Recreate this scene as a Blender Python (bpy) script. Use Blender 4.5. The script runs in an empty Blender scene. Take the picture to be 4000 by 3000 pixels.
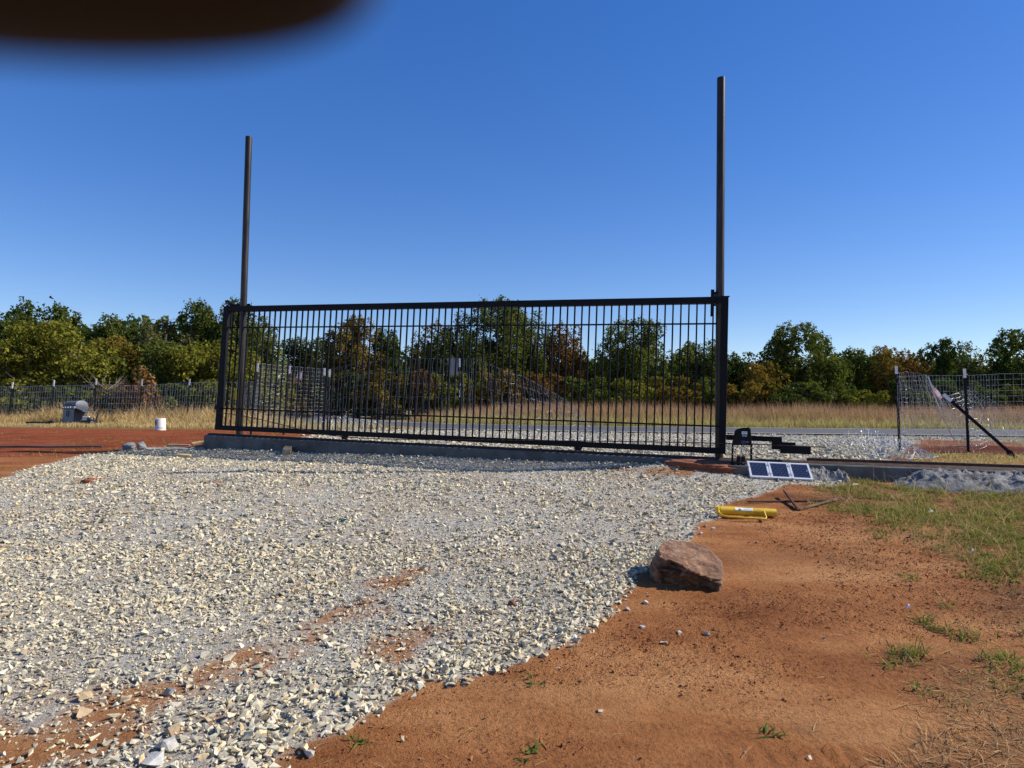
import bpy, bmesh, math, random
import numpy as np
from mathutils import Vector, Matrix

random.seed(7)
RNG = np.random.default_rng(11)
scene = bpy.context.scene
COL = scene.collection

# ------------------------------------------------------------------ camera, sky, sun, exposure
F_PX, PITCH, ROLL = 2650.0, math.radians(2.0), math.radians(0.5)     # focal length in pixels of a 4000 px wide frame
EYE = np.array([0.0, 0.0, 1.6])
_fw = np.array([0, math.cos(PITCH), math.sin(PITCH)])
_rt0 = np.array([1.0, 0, 0])
_up0 = np.cross(_rt0, _fw)
RT = _rt0 * math.cos(ROLL) + _up0 * math.sin(ROLL)
UP = -_rt0 * math.sin(ROLL) + _up0 * math.cos(ROLL)
cam_data = bpy.data.cameras.new("camera")
cam = bpy.data.objects.new("camera", cam_data)
COL.objects.link(cam)
cam.matrix_world = Matrix(((RT[0], UP[0], -_fw[0], EYE[0]), (RT[1], UP[1], -_fw[1], EYE[1]),
                           (RT[2], UP[2], -_fw[2], EYE[2]), (0, 0, 0, 1)))
cam_data.sensor_width = 36.0
cam_data.lens = F_PX / 4000 * 36
cam_data.clip_start = 0.004
cam_data.clip_end = 2000
cam_data.dof.use_dof = True
cam_data.dof.focus_distance = 8.5
cam_data.dof.aperture_fstop = 8.0
scene.camera = cam

SUN_DIR = np.array([1.32, 0.13, 1.0]); SUN_DIR /= np.linalg.norm(SUN_DIR)
world = bpy.data.worlds.new("World")
scene.world = world
world.use_nodes = True
wn = world.node_tree
wn.nodes.clear()
sky = wn.nodes.new("ShaderNodeTexSky")
sky.sky_type = 'NISHITA'
sky.sun_disc = False
sky.sun_elevation = math.asin(SUN_DIR[2])
sky.sun_rotation = math.atan2(SUN_DIR[0], SUN_DIR[1])
sky.altitude = 300
sky.air_density = 0.85
sky.dust_density = 0.08
sky.ozone_density = 2.0
bg = wn.nodes.new("ShaderNodeBackground")
bg.inputs["Strength"].default_value = 0.13
wo = wn.nodes.new("ShaderNodeOutputWorld")
hsv = wn.nodes.new("ShaderNodeHueSaturation")
hsv.inputs["Hue"].default_value = 0.519
hsv.inputs["Saturation"].default_value = 1.60
hsv.inputs["Value"].default_value = 1.30
gam = wn.nodes.new("ShaderNodeGamma")
gam.inputs["Gamma"].default_value = 0.72
wn.links.new(sky.outputs[0], gam.inputs["Color"])
wn.links.new(gam.outputs[0], hsv.inputs["Color"])
wn.links.new(hsv.outputs[0], bg.inputs[0])
wn.links.new(bg.outputs[0], wo.inputs[0])

sun_data = bpy.data.lights.new("sun", 'SUN')
sun_data.energy = 5.0
sun_data.angle = math.radians(0.53)
sun_data.color = (1.0, 0.935, 0.82)
sun = bpy.data.objects.new("sun", sun_data)
COL.objects.link(sun)
sun.rotation_euler = Vector(-SUN_DIR).to_track_quat('-Z', 'Y').to_euler()
scene.view_settings.view_transform = 'Standard'
scene.view_settings.look = 'None'
scene.view_settings.exposure = 0.5
scene.view_settings.gamma = 1.0
scene.view_settings.use_curve_mapping = False

# ------------------------------------------------------------------ numeric helpers
def ray(px, py):
    return _fw + RT * (px - 2000) / F_PX + UP * (1500 - py) / F_PX

def at(px, py, Y):
    d = ray(px, py)
    return EYE + d * (Y / d[1])

def on_z(px, py, z):
    d = ray(px, py)
    return EYE + d * ((z - EYE[2]) / d[2])

def sstep(a, b, x):
    t = np.clip((x - a) / (b - a), 0, 1)
    return t * t * (3 - 2 * t)

def _hash(ix, iy, seed):
    n = (ix.astype(np.int64) * 374761393 + iy.astype(np.int64) * 668265263 + seed * 1274126177) & 0xffffffff
    n = ((n ^ (n >> 13)) * 1274126177) & 0xffffffff
    n = n ^ (n >> 16)
    return (n & 0xffff) / 65535.0

def vnoise(x, y, seed=0):
    x = np.asarray(x, float); y = np.asarray(y, float)
    ix = np.floor(x); iy = np.floor(y)
    fx = x - ix; fy = y - iy
    fx = fx * fx * (3 - 2 * fx); fy = fy * fy * (3 - 2 * fy)
    a = _hash(ix, iy, seed); b = _hash(ix + 1, iy, seed)
    c = _hash(ix, iy + 1, seed); d = _hash(ix + 1, iy + 1, seed)
    return (a * (1 - fx) + b * fx) * (1 - fy) + (c * (1 - fx) + d * fx) * fy

def fbm(x, y, seed=0, octv=4):
    s = 0; a = 0.5; t = 0
    for k in range(octv):
        s = s + a * vnoise(x * 2 ** k + 17.3 * k, y * 2 ** k - 9.1 * k, seed + k)
        t += a; a *= 0.5
    return s / t

# gate frame in the world: a runs along the gate (left to right), b to the back, c up
G_O = np.array([-4.7526, 10.8744, 1.2061])
G_U = np.array([0.952577, -0.303572, -0.020992])
G_W = np.array([0.033185, 0.035064, 0.998834])
G_U /= np.linalg.norm(G_U)
G_W = G_W - G_U * G_W.dot(G_U); G_W /= np.linalg.norm(G_W)
G_V = np.cross(G_W, G_U)
G_L, G_H = 7.80, 2.0
U2 = G_U[:2] / np.linalg.norm(G_U[:2])
N2 = np.array([-U2[1], U2[0]])                       # horizontal, to the back of the gate

def gp2(t, s):
    return G_O[:2] + U2 * t + N2 * s

def foot_top(t):
    return 1.118 - 0.0195 * np.minimum(t, 7.8) - 0.006 * np.maximum(t - 7.8, 0)

ROAD = np.array([(70, 25.3), (40, 25.4), (20, 25.5), (6, 25.8), (0, 26.8), (-5, 29.0), (-9.5, 34), (-13.5, 43), (-19, 62), (-27, 90), (-40, 140)], float)

def polydist(x, y, pts, closed=False):
    P = np.asarray(pts, float)
    d = np.full(np.shape(x), 1e9)
    n = len(P) if closed else len(P) - 1
    for i in range(n):
        a = P[i]; b = P[(i + 1) % len(P)]
        e = b - a
        t = np.clip(((x - a[0]) * e[0] + (y - a[1]) * e[1]) / max(e @ e, 1e-9), 0, 1)
        d = np.minimum(d, np.hypot(x - a[0] - t * e[0], y - a[1] - t * e[1]))
    return d

def inside(x, y, pts):
    P = np.asarray(pts, float)
    r = np.zeros(np.shape(x), bool)
    j = len(P) - 1
    for i in range(len(P)):
        yi, yj = P[i, 1], P[j, 1]
        if yi != yj:
            c = ((yi > y) != (yj > y)) & (x < (P[j, 0] - P[i, 0]) * (y - yi) / (yj - yi) + P[i, 0])
            r ^= c
        j = i
    return r

def sdf(x, y, pts):
    d = polydist(x, y, pts, True)
    return np.where(inside(x, y, pts), d, -d)

def tread(x, y, p0, p1, halfw, pitch, amp, curve):
    e = p1 - p0; L = np.linalg.norm(e); e = e / L
    u = (x - p0[0]) * e[0] + (y - p0[1]) * e[1]
    v = -(x - p0[0]) * e[1] + (y - p0[1]) * e[0]
    w = sstep(0, 0.3, u) * sstep(0, 0.3, L - u) * sstep(halfw, halfw * 0.6, np.abs(v))
    ph = (u + curve * v * v / halfw + 0.04 * v) / pitch + 0.35 * vnoise(u * 3, v * 5, 91)
    f = ph - np.floor(ph)
    return amp * w * (np.where(f < 0.55, np.sin(f / 0.55 * math.pi), 0) - 0.25) * (0.4 + 0.9 * vnoise(u * 5, v * 7, 92))

def H(x, y):
    x = np.asarray(x, float); y = np.asarray(y, float)
    t = (x - G_O[0]) * U2[0] + (y - G_O[1]) * U2[1]
    s = (x - G_O[0]) * N2[0] + (y - G_O[1]) * N2[1]
    yy = np.maximum(y, -14)
    front = 0.85 - 0.1 * np.log1p(np.exp((8.3 - yy) * 2.0)) / 2.0
    front = front + 0.05 * sstep(-0.9, -0.15, s) * sstep(8.6, 7.0, t) * sstep(-1, 0.5, t)      # gravel heaped on the footing
    back = 0.82 + 0.11 * sstep(9, 1, s) + 0.05 * sstep(3, -1, t) * sstep(6, 0.5, s)
    w_foot = sstep(-0.06, 0.1, s)
    w_free = sstep(-1.5, 2.5, s)
    k = sstep(-0.9, -0.25, t)
    w = w_free * (1 - k) + w_foot * k
    h = front * (1 - w) + back * w
    # soil mounds
    h = h + 0.15 * np.exp(-(((x - 7.9) / 1.5) ** 2 + ((y - 11.6) / 0.55) ** 2))
    h = h + 0.07 * np.exp(-(((t - 7.3) / 0.55) ** 2 + ((s + 0.42) / 0.2) ** 2))
    near = sstep(20, 6, y)
    h = h + (fbm(x * 0.9, y * 0.9, 3, 3) - 0.5) * (0.05 + 0.03 * (1 - near))
    d = polydist(x, y, ROAD)
    wr = sstep(6.5, 4.2, d)
    h = h * (1 - wr) + 0.80 * wr
    far = sstep(45, 200, y)
    return h + far * 1.5

def gpix(px, py):
    """the point of the ground that lies on the line of sight through a pixel"""
    d = ray(px, py)
    ts = np.geomspace(1.5, 80, 900)
    P = EYE[None] + d[None] * ts[:, None]
    f = P[:, 2] - H(P[:, 0], P[:, 1])
    i = np.argmax(f < 0)
    if f[i] >= 0:
        return P[-1]
    lo, hi = ts[i - 1], ts[i]
    for _ in range(30):
        m = (lo + hi) / 2
        q = EYE + d * m
        if q[2] - float(H(q[0], q[1])) > 0: lo = m
        else: hi = m
    return EYE + d * hi

def gpoly(pts):
    return np.array([gpix(*p)[:2] for p in pts])

# ------------------------------------------------------------------ object helpers
def tag(o, label=None, cat=None, group=None, kind=None):
    if label: o["label"] = label
    if cat: o["category"] = cat
    if group: o["group"] = group
    if kind: o["kind"] = kind
    return o

def empty(name, loc=(0, 0, 0), label=None, cat=None, group=None, matrix=None):
    o = bpy.data.objects.new(name, None)
    o.empty_display_size = 0.2
    COL.objects.link(o)
    if matrix is not None: o.matrix_world = matrix
    else: o.location = loc
    return tag(o, label, cat, group)

def frame(o, ex, ey, ez):
    return Matrix(((ex[0], ey[0], ez[0], o[0]), (ex[1], ey[1], ez[1], o[1]), (ex[2], ey[2], ez[2], o[2]), (0, 0, 0, 1)))

def link_mesh(name, me, mat, parent=None):
    if mat is not None:
        for m in (mat if isinstance(mat, (list, tuple)) else [mat]): me.materials.append(m)
    o = bpy.data.objects.new(name, me)
    COL.objects.link(o)
    if parent is not None: o.parent = parent
    return o

def np_mesh(name, V, F, mat=None, parent=None, smooth=False, attrs=None):
    """V (n,3), F (m,k) with k = 3 or 4; attrs: name -> per-vertex floats"""
    V = np.ascontiguousarray(V, np.float32); F = np.ascontiguousarray(F, np.int32)
    me = bpy.data.meshes.new(name)
    k = F.shape[1]
    me.vertices.add(len(V)); me.vertices.foreach_set("co", V.ravel())
    me.loops.add(F.size); me.loops.foreach_set("vertex_index", F.ravel())
    me.polygons.add(len(F))
    me.polygons.foreach_set("loop_start", np.arange(0, F.size, k, dtype=np.int32))
    me.polygons.foreach_set("use_smooth", np.full(len(F), smooth, dtype=bool))
    me.update(calc_edges=True)
    for n, a in (attrs or {}).items():
        at_ = me.attributes.new(n, 'FLOAT', 'POINT')
        at_.data.foreach_set("value", np.ascontiguousarray(a, np.float32))
    return link_mesh(name, me, mat, parent)

class MB:
    """collects shapes into one mesh"""
    def __init__(self): self.v = []; self.f = []
    def add(self, vs, fs):
        n = len(self.v)
        self.v += [tuple(map(float, p)) for p in vs]
        self.f += [tuple(i + n for i in f) for f in fs]
        return self
    def box(self, x0, x1, y0, y1, z0, z1, M=None):
        vs = [(x, y, z) for x in (x0, x1) for y in (y0, y1) for z in (z0, z1)]
        if M is not None: vs = [M(p) for p in vs]
        return self.add(vs, [(0, 1, 3, 2), (4, 6, 7, 5), (0, 4, 5, 1), (2, 3, 7, 6), (0, 2, 6, 4), (1, 5, 7, 3)])
    def tube(self, pts, r, n=8, cap=True, r_end=None):
        P = [np.asarray(p, float) for p in pts]
        rings = []
        prev = None
        for i, p in enumerate(P):
            d = (P[min(i + 1, len(P) - 1)] - P[max(i - 1, 0)]); d = d / (np.linalg.norm(d) + 1e-12)
            if prev is None:
                a = np.array([0, 0, 1.0]) if abs(d[2]) < 0.9 else np.array([1.0, 0, 0])
            else: a = prev
            x = np.cross(d, np.cross(a, d)); x /= np.linalg.norm(x) + 1e-12
            prev = x
            y = np.cross(d, x)
            if isinstance(r, (list, tuple)): rr = r[i]
            else: rr = r if r_end is None else r + (r_end - r) * i / (len(P) - 1)
            rings.append([p + rr * (x * math.cos(2 * math.pi * k / n) + y * math.sin(2 * math.pi * k / n)) for k in range(n)])
        vs = [q for ring in rings for q in ring]
        fs = []
        for i in range(len(P) - 1):
            for k in range(n):
                fs.append((i * n + k, i * n + (k + 1) % n, (i + 1) * n + (k + 1) % n, (i + 1) * n + k))
        if cap:
            fs.append(tuple(range(n))[::-1]); fs.append(tuple((len(P) - 1) * n + k for k in range(n)))
        return self.add(vs, fs)
    def lathe(self, prof, n=24, M=None):
        vs = []
        for (r, z) in prof:
            for k in range(n):
                a = 2 * math.pi * k / n
                p = (r * math.cos(a), r * math.sin(a), z)
                vs.append(M(p) if M else p)
        fs = []
        for i in range(len(prof) - 1):
            for k in range(n):
                fs.append((i * n + k, i * n + (k + 1) % n, (i + 1) * n + (k + 1) % n, (i + 1) * n + k))
        return self.add(vs, fs)
    def prism(self, poly, y0, y1, M=None):
        """outline in x,z pushed from y0 to y1"""
        n = len(poly)
        vs = [(p[0], y0, p[1]) for p in poly] + [(p[0], y1, p[1]) for p in poly]
        if M: vs = [M(p) for p in vs]
        fs = [tuple(range(n)), tuple(range(2 * n - 1, n - 1, -1))]
        for i in range(n):
            j = (i + 1) % n
            fs.append((i, i + n, j + n, j))
        return self.add(vs, fs)
    def build(self, name, mat, parent=None, bevel=0, smooth=False, label=None):
        me = bpy.data.meshes.new(name)
        me.from_pydata(self.v, [], self.f)
        bm = bmesh.new(); bm.from_mesh(me)
        bmesh.ops.recalc_face_normals(bm, faces=bm.faces)
        if bevel:
            ed = [e for e in bm.edges if len(e.link_faces) == 2 and e.calc_face_angle(0) > 0.6]
            bmesh.ops.bevel(bm, geom=ed, offset=bevel, segments=2, affect='EDGES', profile=0.6)
        bm.to_mesh(me); bm.free()
        if smooth:
            me.polygons.foreach_set("use_smooth", np.ones(len(me.polygons), bool))
            try: me.set_sharp_from_angle(angle=math.radians(40))
            except Exception: pass
        me.update()
        o = link_mesh(name, me, mat, parent)
        if label: o["label"] = label
        return o

# ------------------------------------------------------------------ materials
def new_mat(name):
    m = bpy.data.materials.new(name)
    m.use_nodes = True
    nt = m.node_tree
    return m, nt, nt.nodes["Principled BSDF"]

def nd(nt, typ, ins=None, **props):
    n = nt.nodes.new(typ)
    for k, v in props.items(): setattr(n, k, v)
    for k, v in (ins or {}).items():
        if hasattr(v, "is_output") or isinstance(v, bpy.types.NodeSocket): nt.links.new(v, n.inputs[k])
        else: n.inputs[k].default_value = v
    return n

def c4(c): return (c[0], c[1], c[2], 1)

def ramp(nt, fac, stops, interp='LINEAR'):
    r = nt.nodes.new("ShaderNodeValToRGB")
    r.color_ramp.interpolation = interp
    e = r.color_ramp.elements
    while len(e) > 1: e.remove(e[-1])
    e[0].position = stops[0][0]; e[0].color = c4(stops[0][1])
    for p, c in stops[1:]:
        q = e.new(p); q.color = c4(c)
    nt.links.new(fac, r.inputs[0])
    return r.outputs[0]

def mixc(nt, fac, a, b, mode='MIX'):
    n = nt.nodes.new("ShaderNodeMix"); n.data_type = 'RGBA'; n.blend_type = mode
    for s, v in ((n.inputs[0], fac), (n.inputs[6], a), (n.inputs[7], b)):
        if isinstance(v, bpy.types.NodeSocket): nt.links.new(v, s)
        elif isinstance(v, (tuple, list)): s.default_value = c4(v)
        else: s.default_value = v
    return n.outputs[2]

def mth(nt, op, a, b=0.0, clamp=False):
    n = nt.nodes.new("ShaderNodeMath"); n.operation = op; n.use_clamp = clamp
    for s, v in ((n.inputs[0], a), (n.inputs[1], b)):
        if isinstance(v, bpy.types.NodeSocket): nt.links.new(v, s)
        else: s.default_value = v
    return n.outputs[0]

def pos_noise(nt, scale, detail=4, rough=0.6, obj=True, stretch=None):
    tc = nd(nt, "ShaderNodeTexCoord") if obj else nd(nt, "ShaderNodeNewGeometry")
    src = tc.outputs["Object"] if obj else tc.outputs["Position"]
    if stretch:
        mp = nd(nt, "ShaderNodeMapping", {"Vector": src, "Scale": stretch})
        src = mp.outputs[0]
    return nd(nt, "ShaderNodeTexNoise", {"Vector": src, "Scale": scale, "Detail": detail, "Roughness": rough})

def mat_simple(name, col, rough=0.6, metal=0.0, var=0.25, scale=12, bump=0.0, bscale=60, col2=None, stretch=None, spec=0.5):
    m, nt, b = new_mat(name)
    n = pos_noise(nt, scale, 5, 0.65, stretch=stretch)
    lo = tuple(c * (1 - var) for c in col)
    hi = col2 if col2 else tuple(min(1, c * (1 + var)) for c in col)
    nt.links.new(ramp(nt, n.outputs[0], [(0.3, lo), (0.7, hi)]), b.inputs["Base Color"])
    b.inputs["Roughness"].default_value = rough
    b.inputs["Metallic"].default_value = metal
    b.inputs["Specular IOR Level"].default_value = spec
    if bump:
        n2 = pos_noise(nt, bscale, 6, 0.7)
        bp = nd(nt, "ShaderNodeBump", {"Strength": 1.0, "Distance": bump, "Height": n2.outputs[0]})
        nt.links.new(bp.outputs[0], b.inputs["Normal"])
    return m

BLACK = mat_simple("black_gate_paint", (0.004, 0.0045, 0.007), 0.55, 0, 0.3, 4, 0.0004, 40, spec=0.18)
HOUSING = mat_simple("black_plastic", (0.004, 0.004, 0.005), 0.55, 0, 0.2, 10, 0.0003, 200, spec=0.2)
POLE = mat_simple("weathered_steel_pipe", (0.014, 0.012, 0.012), 0.42, 0.5, 0.5, 3, 0.0008, 30, col2=(0.055, 0.045, 0.04), stretch=(6, 6, 0.7))
GALV = mat_simple("galvanised_wire", (0.42, 0.43, 0.45), 0.42, 0.6, 0.2, 6)
GALV_DARK = mat_simple("dull_fence_wire", (0.16, 0.165, 0.15), 0.5, 0.5, 0.25, 6)
WIRE_BRIGHT = mat_simple("bright_fence_wire", (0.62, 0.62, 0.6), 0.4, 0.35, 0.15, 6)
POSTGREEN = mat_simple("dark_green_post_paint", (0.008, 0.016, 0.013), 0.55, 0, 0.3, 8)
POSTBLACK = mat_simple("dark_post_paint", (0.005, 0.005, 0.006), 0.6, 0, 0.3, 8, spec=0.2)
WHITE = mat_simple("white_paint", (0.78, 0.78, 0.76), 0.5, 0, 0.08, 9)
CONC = mat_simple("grey_concrete", (0.10, 0.097, 0.09), 0.9, 0, 0.35, 3.5, 0.006, 28, col2=(0.17, 0.165, 0.15))
RUST = mat_simple("rusty_steel", (0.045, 0.024, 0.016), 0.75, 0.2, 0.5, 18, 0.001, 60, col2=(0.13, 0.065, 0.038))
RUST_BRIGHT = mat_simple("worn_steel_bar", (0.16, 0.10, 0.065), 0.55, 0.5, 0.4, 14, col2=(0.34, 0.24, 0.16))
YELLOW = mat_simple("yellow_enamel", (0.62, 0.36, 0.012), 0.42, 0, 0.18, 7, 0.0004, 50, col2=(0.74, 0.47, 0.02))
ALU = mat_simple("white_aluminium_frame", (0.72, 0.73, 0.74), 0.35, 0.25, 0.06, 10)
BUCKETW = mat_simple("white_bucket_plastic", (0.68, 0.66, 0.62), 0.45, 0, 0.1, 6)
GREY = mat_simple("grey_sheet_metal", (0.14, 0.15, 0.18), 0.5, 0.2, 0.2, 4)
DARKMETAL = mat_simple("dark_grey_metal", (0.055, 0.06, 0.075), 0.5, 0.3, 0.3, 6)
WOOD = mat_simple("weathered_wood", (0.30, 0.22, 0.15), 0.8, 0, 0.35, 9, 0.001, 50, stretch=(1, 6, 6))
FRESHWOOD = mat_simple("fresh_yellow_wood", (0.55, 0.42, 0.20), 0.8, 0, 0.25, 14)
STICKER = mat_simple("white_sticker", (0.75, 0.76, 0.8), 0.5, 0, 0.05, 20)
STICKER2 = mat_simple("pale_blue_sticker", (0.38, 0.45, 0.55), 0.5, 0, 0.08, 20)
INK = mat_simple("black_ink", (0.015, 0.015, 0.02), 0.6)
REDINK = mat_simple("red_ink", (0.55, 0.03, 0.04), 0.6)
PINK = mat_simple("faded_pink_plastic", (0.75, 0.38, 0.40), 0.5, 0, 0.1, 10)
BLUEKEY = mat_simple("dark_blue_plastic", (0.012, 0.013, 0.12), 0.4)
SIGNGREY = mat_simple("bare_grey_sign_back", (0.24, 0.25, 0.27), 0.45, 0.3, 0.1, 14)
YTAG = mat_simple("yellow_tag", (0.75, 0.50, 0.01), 0.5)
REDWIRE = mat_simple("red_wire", (0.35, 0.02, 0.02), 0.5)
GREYROCK = mat_simple("grey_lump", (0.16, 0.155, 0.16), 0.95, 0, 0.45, 9, 0.012, 22, col2=(0.34, 0.33, 0.32))
HEAP = mat_simple("crusted_concrete_rubble", (0.12, 0.118, 0.115), 0.95, 0, 0.4, 14, 0.02, 34, col2=(0.30, 0.29, 0.28))
BRICKRED = mat_simple("reddish_clod", (0.20, 0.065, 0.03), 0.95, 0, 0.4, 30, 0.003, 60)
GREENP = mat_simple("teal_plastic", (0.01, 0.12, 0.09), 0.5)
PAPER = mat_simple("white_litter", (0.75, 0.75, 0.75), 0.7)
BIRD = mat_simple("black_feathers", (0.012, 0.012, 0.013), 0.7)
SKIN = mat_simple("shade_darkened_skin", (0.007, 0.005, 0.0045), 0.8, 0, 0.2, 60)  # near-black base colour carries the finger's backlit shade, not its own skin tone
CLOTH = mat_simple("dark_sleeve_cloth", (0.02, 0.02, 0.025), 0.9, 0, 0.3, 40)

def stone_mat(name, stops, dark=0.0):
    m, nt, b = new_mat(name)
    g = nd(nt, "ShaderNodeNewGeometry")
    col = ramp(nt, g.outputs["Random Per Island"], stops)
    n = nd(nt, "ShaderNodeTexNoise", {"Vector": g.outputs["Position"], "Scale": 70.0, "Detail": 5.0, "Roughness": 0.7})
    f = ramp(nt, n.outputs[0], [(0.3, (0.72, 0.70, 0.66)), (0.7, (1.08, 1.06, 1.03))])
    nt.links.new(mixc(nt, 1.0, col, f, 'MULTIPLY'), b.inputs["Base Color"])
    b.inputs["Roughness"].default_value = 0.9
    b.inputs["Specular IOR Level"].default_value = 0.25
    bp = nd(nt, "ShaderNodeBump", {"Strength": 0.7, "Distance": 0.002, "Height": n.outputs[0]})
    nt.links.new(bp.outputs[0], b.inputs["Normal"])
    return m

STONE = stone_mat("crushed_limestone", [(0.0, (0.279, 0.265, 0.220)), (0.12, (0.402, 0.381, 0.307)), (0.3, (0.535, 0.496, 0.385)),
                                        (0.5, (0.631, 0.571, 0.421)), (0.68, (0.678, 0.593, 0.405)), (0.8, (0.621, 0.502, 0.302)),
                                        (0.87, (0.489, 0.363, 0.209)), (0.92, (0.602, 0.561, 0.445)), (1.0, (0.711, 0.662, 0.511))])

def leaf_mat(name, stops, transl=0.35):
    m, nt, b = new_mat(name)
    g = nd(nt, "ShaderNodeNewGeometry")
    n = nd(nt, "ShaderNodeTexNoise", {"Vector": g.outputs["Position"], "Scale": 0.7, "Detail": 3.0})
    fac = mth(nt, 'ADD', mth(nt, 'MULTIPLY', g.outputs["Random Per Island"], 0.6), mth(nt, 'MULTIPLY', n.outputs[0], 0.45), True)
    col = ramp(nt, fac, stops)
    nt.nodes.remove(b)
    d = nd(nt, "ShaderNodeBsdfDiffuse", {"Color": col})
    t = nd(nt, "ShaderNodeBsdfTranslucent", {"Color": mixc(nt, 1.0, col, (1.0, 1.05, 0.55), 'MULTIPLY')})
    mx = nd(nt, "ShaderNodeMixShader", {0: transl, 1: d.outputs[0], 2: t.outputs[0]})
    mx2 = mx
    out = [x for x in nt.nodes if x.type == 'OUTPUT_MATERIAL'][0]
    nt.links.new(mx2.outputs[0], out.inputs[0])
    return m

LEAF = {
    "dark": leaf_mat("dark_oak_leaves", [(0.15, (0.033, 0.050, 0.017)), (0.5, (0.067, 0.095, 0.025)), (0.85, (0.126, 0.145, 0.035)), (1.0, (0.194, 0.158, 0.035))]),
    "mid": leaf_mat("green_oak_leaves", [(0.15, (0.052, 0.073, 0.018)), (0.5, (0.104, 0.128, 0.029)), (0.85, (0.179, 0.182, 0.042)), (1.0, (0.254, 0.182, 0.042))]),
    "yellow": leaf_mat("yellow_green_leaves", [(0.15, (0.089, 0.103, 0.017)), (0.5, (0.171, 0.176, 0.030)), (0.85, (0.268, 0.230, 0.042)), (1.0, (0.357, 0.219, 0.042))]),
    "olive": leaf_mat("turning_olive_leaves", [(0.12, (0.074, 0.073, 0.018)), (0.45, (0.157, 0.128, 0.029)), (0.7, (0.254, 0.158, 0.035)), (0.88, (0.328, 0.145, 0.035)), (1.0, (0.372, 0.122, 0.035))]),
    "brown": leaf_mat("dull_brown_leaves", [(0.12, (0.089, 0.054, 0.022)), (0.5, (0.179, 0.103, 0.035)), (0.8, (0.254, 0.122, 0.042)), (1.0, (0.194, 0.145, 0.035))]),
    "orange": leaf_mat("orange_brown_leaves", [(0.12, (0.12, 0.062, 0.03)), (0.5, (0.23, 0.118, 0.05)), (0.85, (0.32, 0.175, 0.08)), (1.0, (0.20, 0.14, 0.05))]),
    "gold": leaf_mat("golden_leaves", [(0.12, (0.10, 0.10, 0.03)), (0.5, (0.22, 0.155, 0.04)), (0.85, (0.34, 0.19, 0.05)), (1.0, (0.12, 0.13, 0.04))]),
    "rust": leaf_mat("rusty_leaves", [(0.12, (0.07, 0.05, 0.02)), (0.5, (0.15, 0.085, 0.035)), (0.85, (0.22, 0.11, 0.045)), (1.0, (0.10, 0.11, 0.035))]),
    "grey": leaf_mat("grey_green_leaves", [(0.15, (0.074, 0.085, 0.035)), (0.5, (0.149, 0.151, 0.065)), (0.85, (0.238, 0.212, 0.094)), (1.0, (0.298, 0.219, 0.094))]),
}
BARK = mat_simple("grey_bark", (0.055, 0.045, 0.036), 0.95, 0, 0.4, 6, 0.01, 14)
DEADWOOD = mat_simple("bleached_dead_wood", (0.22, 0.20, 0.175), 0.9, 0, 0.3, 6)

def blade_mat(name, low, high, transl=0.3, var=0.35):
    """grass: colour of the plant from foot to tip, with a different tone for each blade"""
    m, nt, b = new_mat(name)
    g = nd(nt, "ShaderNodeNewGeometry")
    a = nd(nt, "ShaderNodeAttribute", attribute_name="along")
    rnd = g.outputs["Random Per Island"]
    cl = ramp(nt, rnd, low); ch = ramp(nt, rnd, high)
    col = mixc(nt, a.outputs["Fac"], cl, ch)
    nt.nodes.remove(b)
    d = nd(nt, "ShaderNodeBsdfDiffuse", {"Color": col})
    t = nd(nt, "ShaderNodeBsdfTranslucent", {"Color": col})
    mx = nd(nt, "ShaderNodeMixShader", {0: transl, 1: d.outputs[0], 2: t.outputs[0]})
    out = [x for x in nt.nodes if x.type == 'OUTPUT_MATERIAL'][0]
    nt.links.new(mx.outputs[0], out.inputs[0])
    return m

TALLGRASS = blade_mat("tall_seeding_grass", [(0, (0.270, 0.230, 0.068)), (0.5, (0.405, 0.338, 0.121)), (1, (0.297, 0.297, 0.081))],
                      [(0, (0.351, 0.189, 0.121)), (0.5, (0.486, 0.270, 0.176)), (1, (0.567, 0.365, 0.216))])
VERGE = blade_mat("dry_verge_grass", [(0, (0.324, 0.284, 0.081)), (0.5, (0.486, 0.419, 0.149)), (1, (0.216, 0.257, 0.054))],
                  [(0, (0.608, 0.513, 0.216)), (0.5, (0.702, 0.567, 0.270)), (1, (0.432, 0.446, 0.135))])
DRYGRASS = blade_mat("dry_fence_grass", [(0, (0.308, 0.224, 0.084)), (0.5, (0.462, 0.343, 0.132)), (1, (0.280, 0.264, 0.072))],
                     [(0, (0.588, 0.409, 0.192)), (0.5, (0.700, 0.488, 0.240)), (1, (0.504, 0.330, 0.180))])
TURF = blade_mat("patchy_turf", [(0, (0.084, 0.132, 0.022)), (0.45, (0.140, 0.185, 0.030)), (0.7, (0.280, 0.211, 0.072)), (1, (0.364, 0.251, 0.108))],
                 [(0, (0.140, 0.224, 0.030)), (0.45, (0.238, 0.290, 0.048)), (0.7, (0.476, 0.343, 0.120)), (1, (0.588, 0.422, 0.192))])
STRAW = blade_mat("dead_straw", [(0, (0.336, 0.198, 0.096)), (0.5, (0.476, 0.304, 0.144)), (1, (0.252, 0.158, 0.084))],
                  [(0, (0.476, 0.304, 0.144)), (0.5, (0.616, 0.422, 0.216)), (1, (0.364, 0.224, 0.120))])
WEED = blade_mat("green_weed", [(0, (0.05, 0.09, 0.02)), (1, (0.09, 0.13, 0.03))], [(0, (0.10, 0.16, 0.04)), (1, (0.18, 0.2, 0.06))])

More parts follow.
